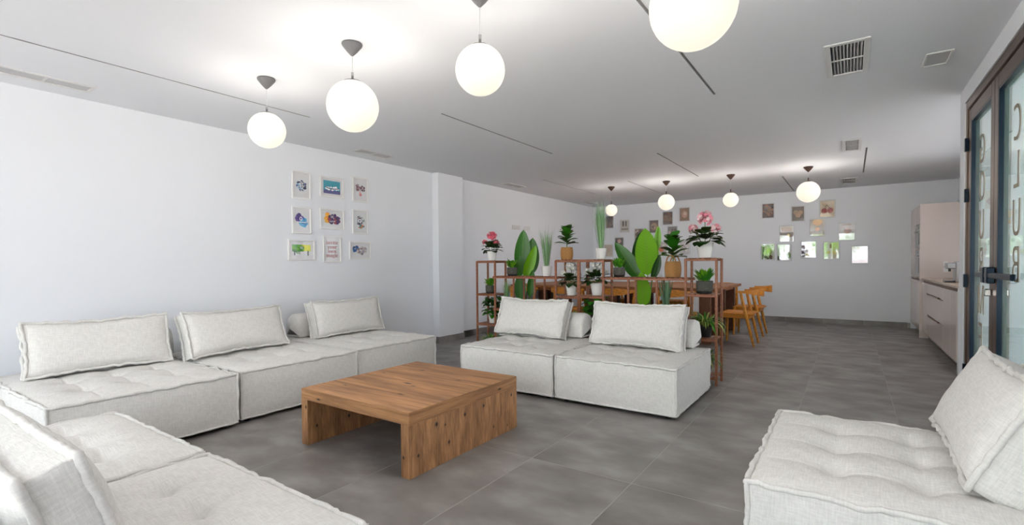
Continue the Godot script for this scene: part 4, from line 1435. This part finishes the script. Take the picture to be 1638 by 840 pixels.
	for q: Array in photos:
		var w := 0.192 if n < 13 else 0.222
		var h := 0.265 if n < 13 else 0.292
		if n == 0:
			w = 0.17
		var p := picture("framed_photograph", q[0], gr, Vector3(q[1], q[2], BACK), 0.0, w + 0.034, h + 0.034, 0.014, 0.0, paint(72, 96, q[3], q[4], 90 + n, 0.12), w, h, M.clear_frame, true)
		n += 1
	for i in 2:
		var s := thing("switch_plate", "pale wall plate of switches on the recessed wall, %s of the pair" % ["longer", "shorter"][i], "switch", Vector3(LEFT, 1.79, -7.36 if i == 0 else -7.72), PI / 2, "switch plates")
		var w := 0.26 if i == 0 else 0.2
		part("plate", bx(Vector3(0, 0, 0.005), Vector3(w, 0.085, 0.01), 0.003), M.socket, s)
		for k in 3:
			part("rocker", bx(Vector3((k - 1) * w * 0.3, 0, 0.012), Vector3(w * 0.24, 0.055, 0.006), 0.002), M.kitchen_white, s)

# ---------------------------------------------------------------- dining corner
func dining() -> void:
	dining_table("brown wooden dining table close to the plant stands, kitchen end", -3.2, -1.5, -7.05, -7.98)
	dining_table("brown wooden dining table close to the plant stands, long-wall end", -4.88, -3.22, -7.05, -7.98)
	dining_table("brown wooden dining table towards the back wall, kitchen end", -3.2, -1.5, -8.0, -8.95)
	dining_table("brown wooden dining table towards the back wall, long-wall end", -4.88, -3.22, -8.0, -8.95)
	var c := dining_chair()
	c.position = Vector3(-1.27, 0, -7.41)
	c.rotation.y = -PI / 2
	tag(c, "honey oak armchair at the table end, beside the plant stands", "chair", "honey oak dining chairs")
	copy_of(c, Vector3(-1.3, 0, -8.5), -PI / 2, "honey oak armchair at the table end, closer to the back wall")
	var xs := [-4.45, -3.62, -2.78, -1.97]
	var nth := ["closest to the long wall", "second from the long wall", "third from the long wall", "closest to the table end"]
	for i in 4:
		copy_of(c, Vector3(xs[i], 0, -6.86), PI, "honey oak armchair with its back to the plant stands, " + nth[i])
	for i in 4:
		copy_of(c, Vector3(xs[i] + 0.12, 0, -9.14), 0.0, "honey oak armchair on the back wall side of the tables, " + nth[i])

# ---------------------------------------------------------------- plants on the stands
func planting() -> void:
	stand("brown bamboo plant stand on the long-wall side", Vector3(-3.79, 0, -4.75), [1.17, 0.77, 0.405, 0.07], [1.17, 0.775, 0.42, 0.07])
	stand("brown bamboo plant stand on the door side", Vector3(-2.39, 0, -4.75), [1.17, 0.785, 0.42, 0.07], [1.17, 0.835, 0.425, 0.075])
	var z := -4.86
	var g := "plants on the bamboo stands"
	kalanchoe("pink flowers in white pot atop the stand by the long wall", Vector3(-3.64, 1.176, z), g, 1.0, ["petal_pink", "petal_pink"], 1)
	kalanchoe("pale pink flowers in white pot atop the stand end by the walkway", Vector3(-1.13, 1.176, z), g, 1.22, ["petal_rose", "petal_pale"], 2)
	kalanchoe("white flowers in white pot on the stand, long-wall side of the twin", Vector3(-2.545, 0.781, z), g, 1.05, ["petal_white", "petal_white"], 3)
	kalanchoe("white flowers in white pot on the stand, door side of the twin", Vector3(-2.24, 0.791, z), g, 1.12, ["petal_white", "petal_white"], 4)
	bush("small lime green plant in grey pot beside the pink flowers' tower", Vector3(-3.34, 0.991, z), g, 1.05, 5)
	bush("small lime green plant in grey pot on the tower below the pink flowers", Vector3(-3.67, 0.776, z), g, 1.0, 6)
	bush("small green plant in grey pot beside the big light green leaf", Vector3(-1.985, 0.991, z), g, 1.02, 7)
	bush("small green plant in grey pot on the tower below the pale pink flowers", Vector3(-1.135, 0.841, z), g, 1.25, 8)
	grass("tall wispy grass in white pot on the lower stand bridge", Vector3(-2.86, 0.991, z), g, 0.5, 90, 0.2, "leaf_grass", 9)
	grass("tallest wispy grass in white pot atop the middle tower", Vector3(-2.19, 1.176, z), g, 0.58, 100, 0.2, "leaf_grass", 10)
	grass("short grass tuft in white pot on the bridge under the pink flowers' side", Vector3(-3.42, 0.606, z), g, 0.3, 40, 0.3, "leaf_grass", 11)
	grass("stiff pale aloe-like tuft in white pot behind the door side cushion", Vector3(-1.5, 0.606, z), g, 0.36, 26, 0.3, "leaf_aloe", 12, 0.02)
	fiddle("broad-leaved plant in plain wicker basket atop the middle tower", Vector3(-2.6, 1.176, z), g, 0.98, false, 13)
	fiddle("broad-leaved plant in wicker basket with loop handles", Vector3(-1.43, 0.991, z), g, 1.1, true, 14)
	leafy("bushy green plant in white pot on the tower by the long wall", Vector3(-3.63, 0.411, z), g, 1.0, 15)
	leafy("bushy green plant in white pot between the two far cushions", Vector3(-2.26, 0.426, z), g, 1.05, 16)
	spider("spider plant with arching striped leaves on the walkway tower, upper", Vector3(-1.13, 0.431, z), g, 1.1, 17)
	spider("spider plant on the lowest shelf of the walkway tower", Vector3(-1.13, 0.081, z), g, 0.95, 18)
	spider("spider plant on the lowest shelf of the tower by the long wall", Vector3(-3.65, 0.076, z), g, 0.9, 19)
	spider("spider plant low on the middle tower between the far cushions", Vector3(-2.56, 0.426, z), g, 0.8, 20)
	var r := Vector3(0.83, 0, -0.56)
	paradise("large plant with broad upright light green leaf behind the stand, door side", Vector3(-1.83, 0, -5.2), [
		[Vector3(0.05, 1.0, 0.06), Vector3(0.03, 1.5, 0.08), 0.25, "big_leaf_light", r, 0.12, 0.85],
		[Vector3(-0.06, 0.98, -0.03), Vector3(-0.05, 1.49, -0.06), 0.22, "big_leaf_dark", r, 0.2, 0.9],
		[Vector3(-0.05, 0.97, 0.05), Vector3(-0.3, 1.36, 0.1), 0.17, "big_leaf_mid", r + Vector3(0, 0.7, 0), 0.5, 0.7],
		[Vector3(0.1, 1.24, -0.05), Vector3(0.13, 1.53, -0.05), 0.08, "big_leaf_light", r, 0.6, 0.9],
		[Vector3(0.08, 0.95, 0.02), Vector3(0.17, 1.22, 0.03), 0.09, "big_leaf_dark", r, 0.7, 0.9],
		[Vector3(0.02, 0.67, 0.1), Vector3(0.0, 1.04, 0.12), 0.17, "big_leaf_light", r, 0.15, 0.8]])
	paradise("large plant with folded dark green leaves behind the stand, long-wall side", Vector3(-3.36, 0, -5.2), [
		[Vector3(-0.04, 1.02, 0.05), Vector3(0.0, 1.56, 0.05), 0.2, "big_leaf_mid", r, 0.35, 0.8],
		[Vector3(0.05, 1.0, -0.03), Vector3(0.07, 1.46, -0.05), 0.19, "big_leaf_mid", r, 0.2, 0.8],
		[Vector3(-0.06, 0.95, 0.09), Vector3(-0.03, 1.24, 0.1), 0.13, "big_leaf_mid", r, 0.2, 0.9],
		[Vector3(0.02, 0.95, 0.06), Vector3(0.17, 1.36, 0.04), 0.13, "big_leaf_light", r, 0.5, 0.8],
		[Vector3(-0.02, 0.68, 0.1), Vector3(-0.03, 1.02, 0.1), 0.15, "big_leaf_mid", r, 0.2, 0.8],
		[Vector3(0.09, 0.72, 0.06), Vector3(0.13, 1.06, 0.05), 0.1, "big_leaf_mid", r, 0.4, 0.8]])

# ---------------------------------------------------------------- outdoors
func outside() -> void:
	struct("terrace", span(-40, 40, -0.3, -0.06, REAR + 0.1, 45), M.terrace)
	struct("terrace_side", span(1.62, 40, -0.3, -0.06, -40, REAR + 0.1), M.terrace)
	struct("added_shade_roof", span(RIGHT + 0.2, 6.0, CEIL + 0.12, CEIL + 0.3, -5.06, REAR + 1.0), M.added_roof_paint)  # unseen roof, added to dim the daylight at the glass door
	struct("added_side_shade", span(1.62, 5.6, CEIL + 0.12, CEIL + 0.3, -12.0, -5.06), M.added_roof_paint)  # unseen overhang, added to cut light coming in on the kitchen side
	struct("porch_floor", span(RIGHT + 0.2, 1.62, -0.3, -0.06, -5.06, REAR + 0.1), M.terrace)
	for i in 3:
		rng.seed = 70 + i
		var t := thing("garden_tree", ["round garden tree opposite the long wall end of the glazing", "round garden tree opposite the middle of the glazing", "round garden tree opposite the door end of the glazing"][i], "tree", Vector3(-7.5 + i * 3.4, -0.06, 9.0 + (i % 2) * 2.0))
		var tr := MB.new()
		tr.tube([Vector3.ZERO, Vector3(0.05, 1.0, 0), Vector3(0, 2.2, 0.05)], [0.12, 0.09, 0.06], 8)
		part("trunk", tr, M.bark, t)
		var f := MB.new()
		for k in 900:
			var d := Vector3(rng.randf_range(-1, 1), rng.randf_range(-1, 1), rng.randf_range(-1, 1)).normalized()
			f.leaf(Vector3(0, 2.6, 0) + d * rng.randf_range(0.5, 1.2), d + Vector3(0, 0.2, 0), d.cross(Vector3(0.3, 1, 0.2)), 0.24, 0.15, 0.3, 0.2, 2)
		stuff(part("foliage", f, M.leaf_lime, t))
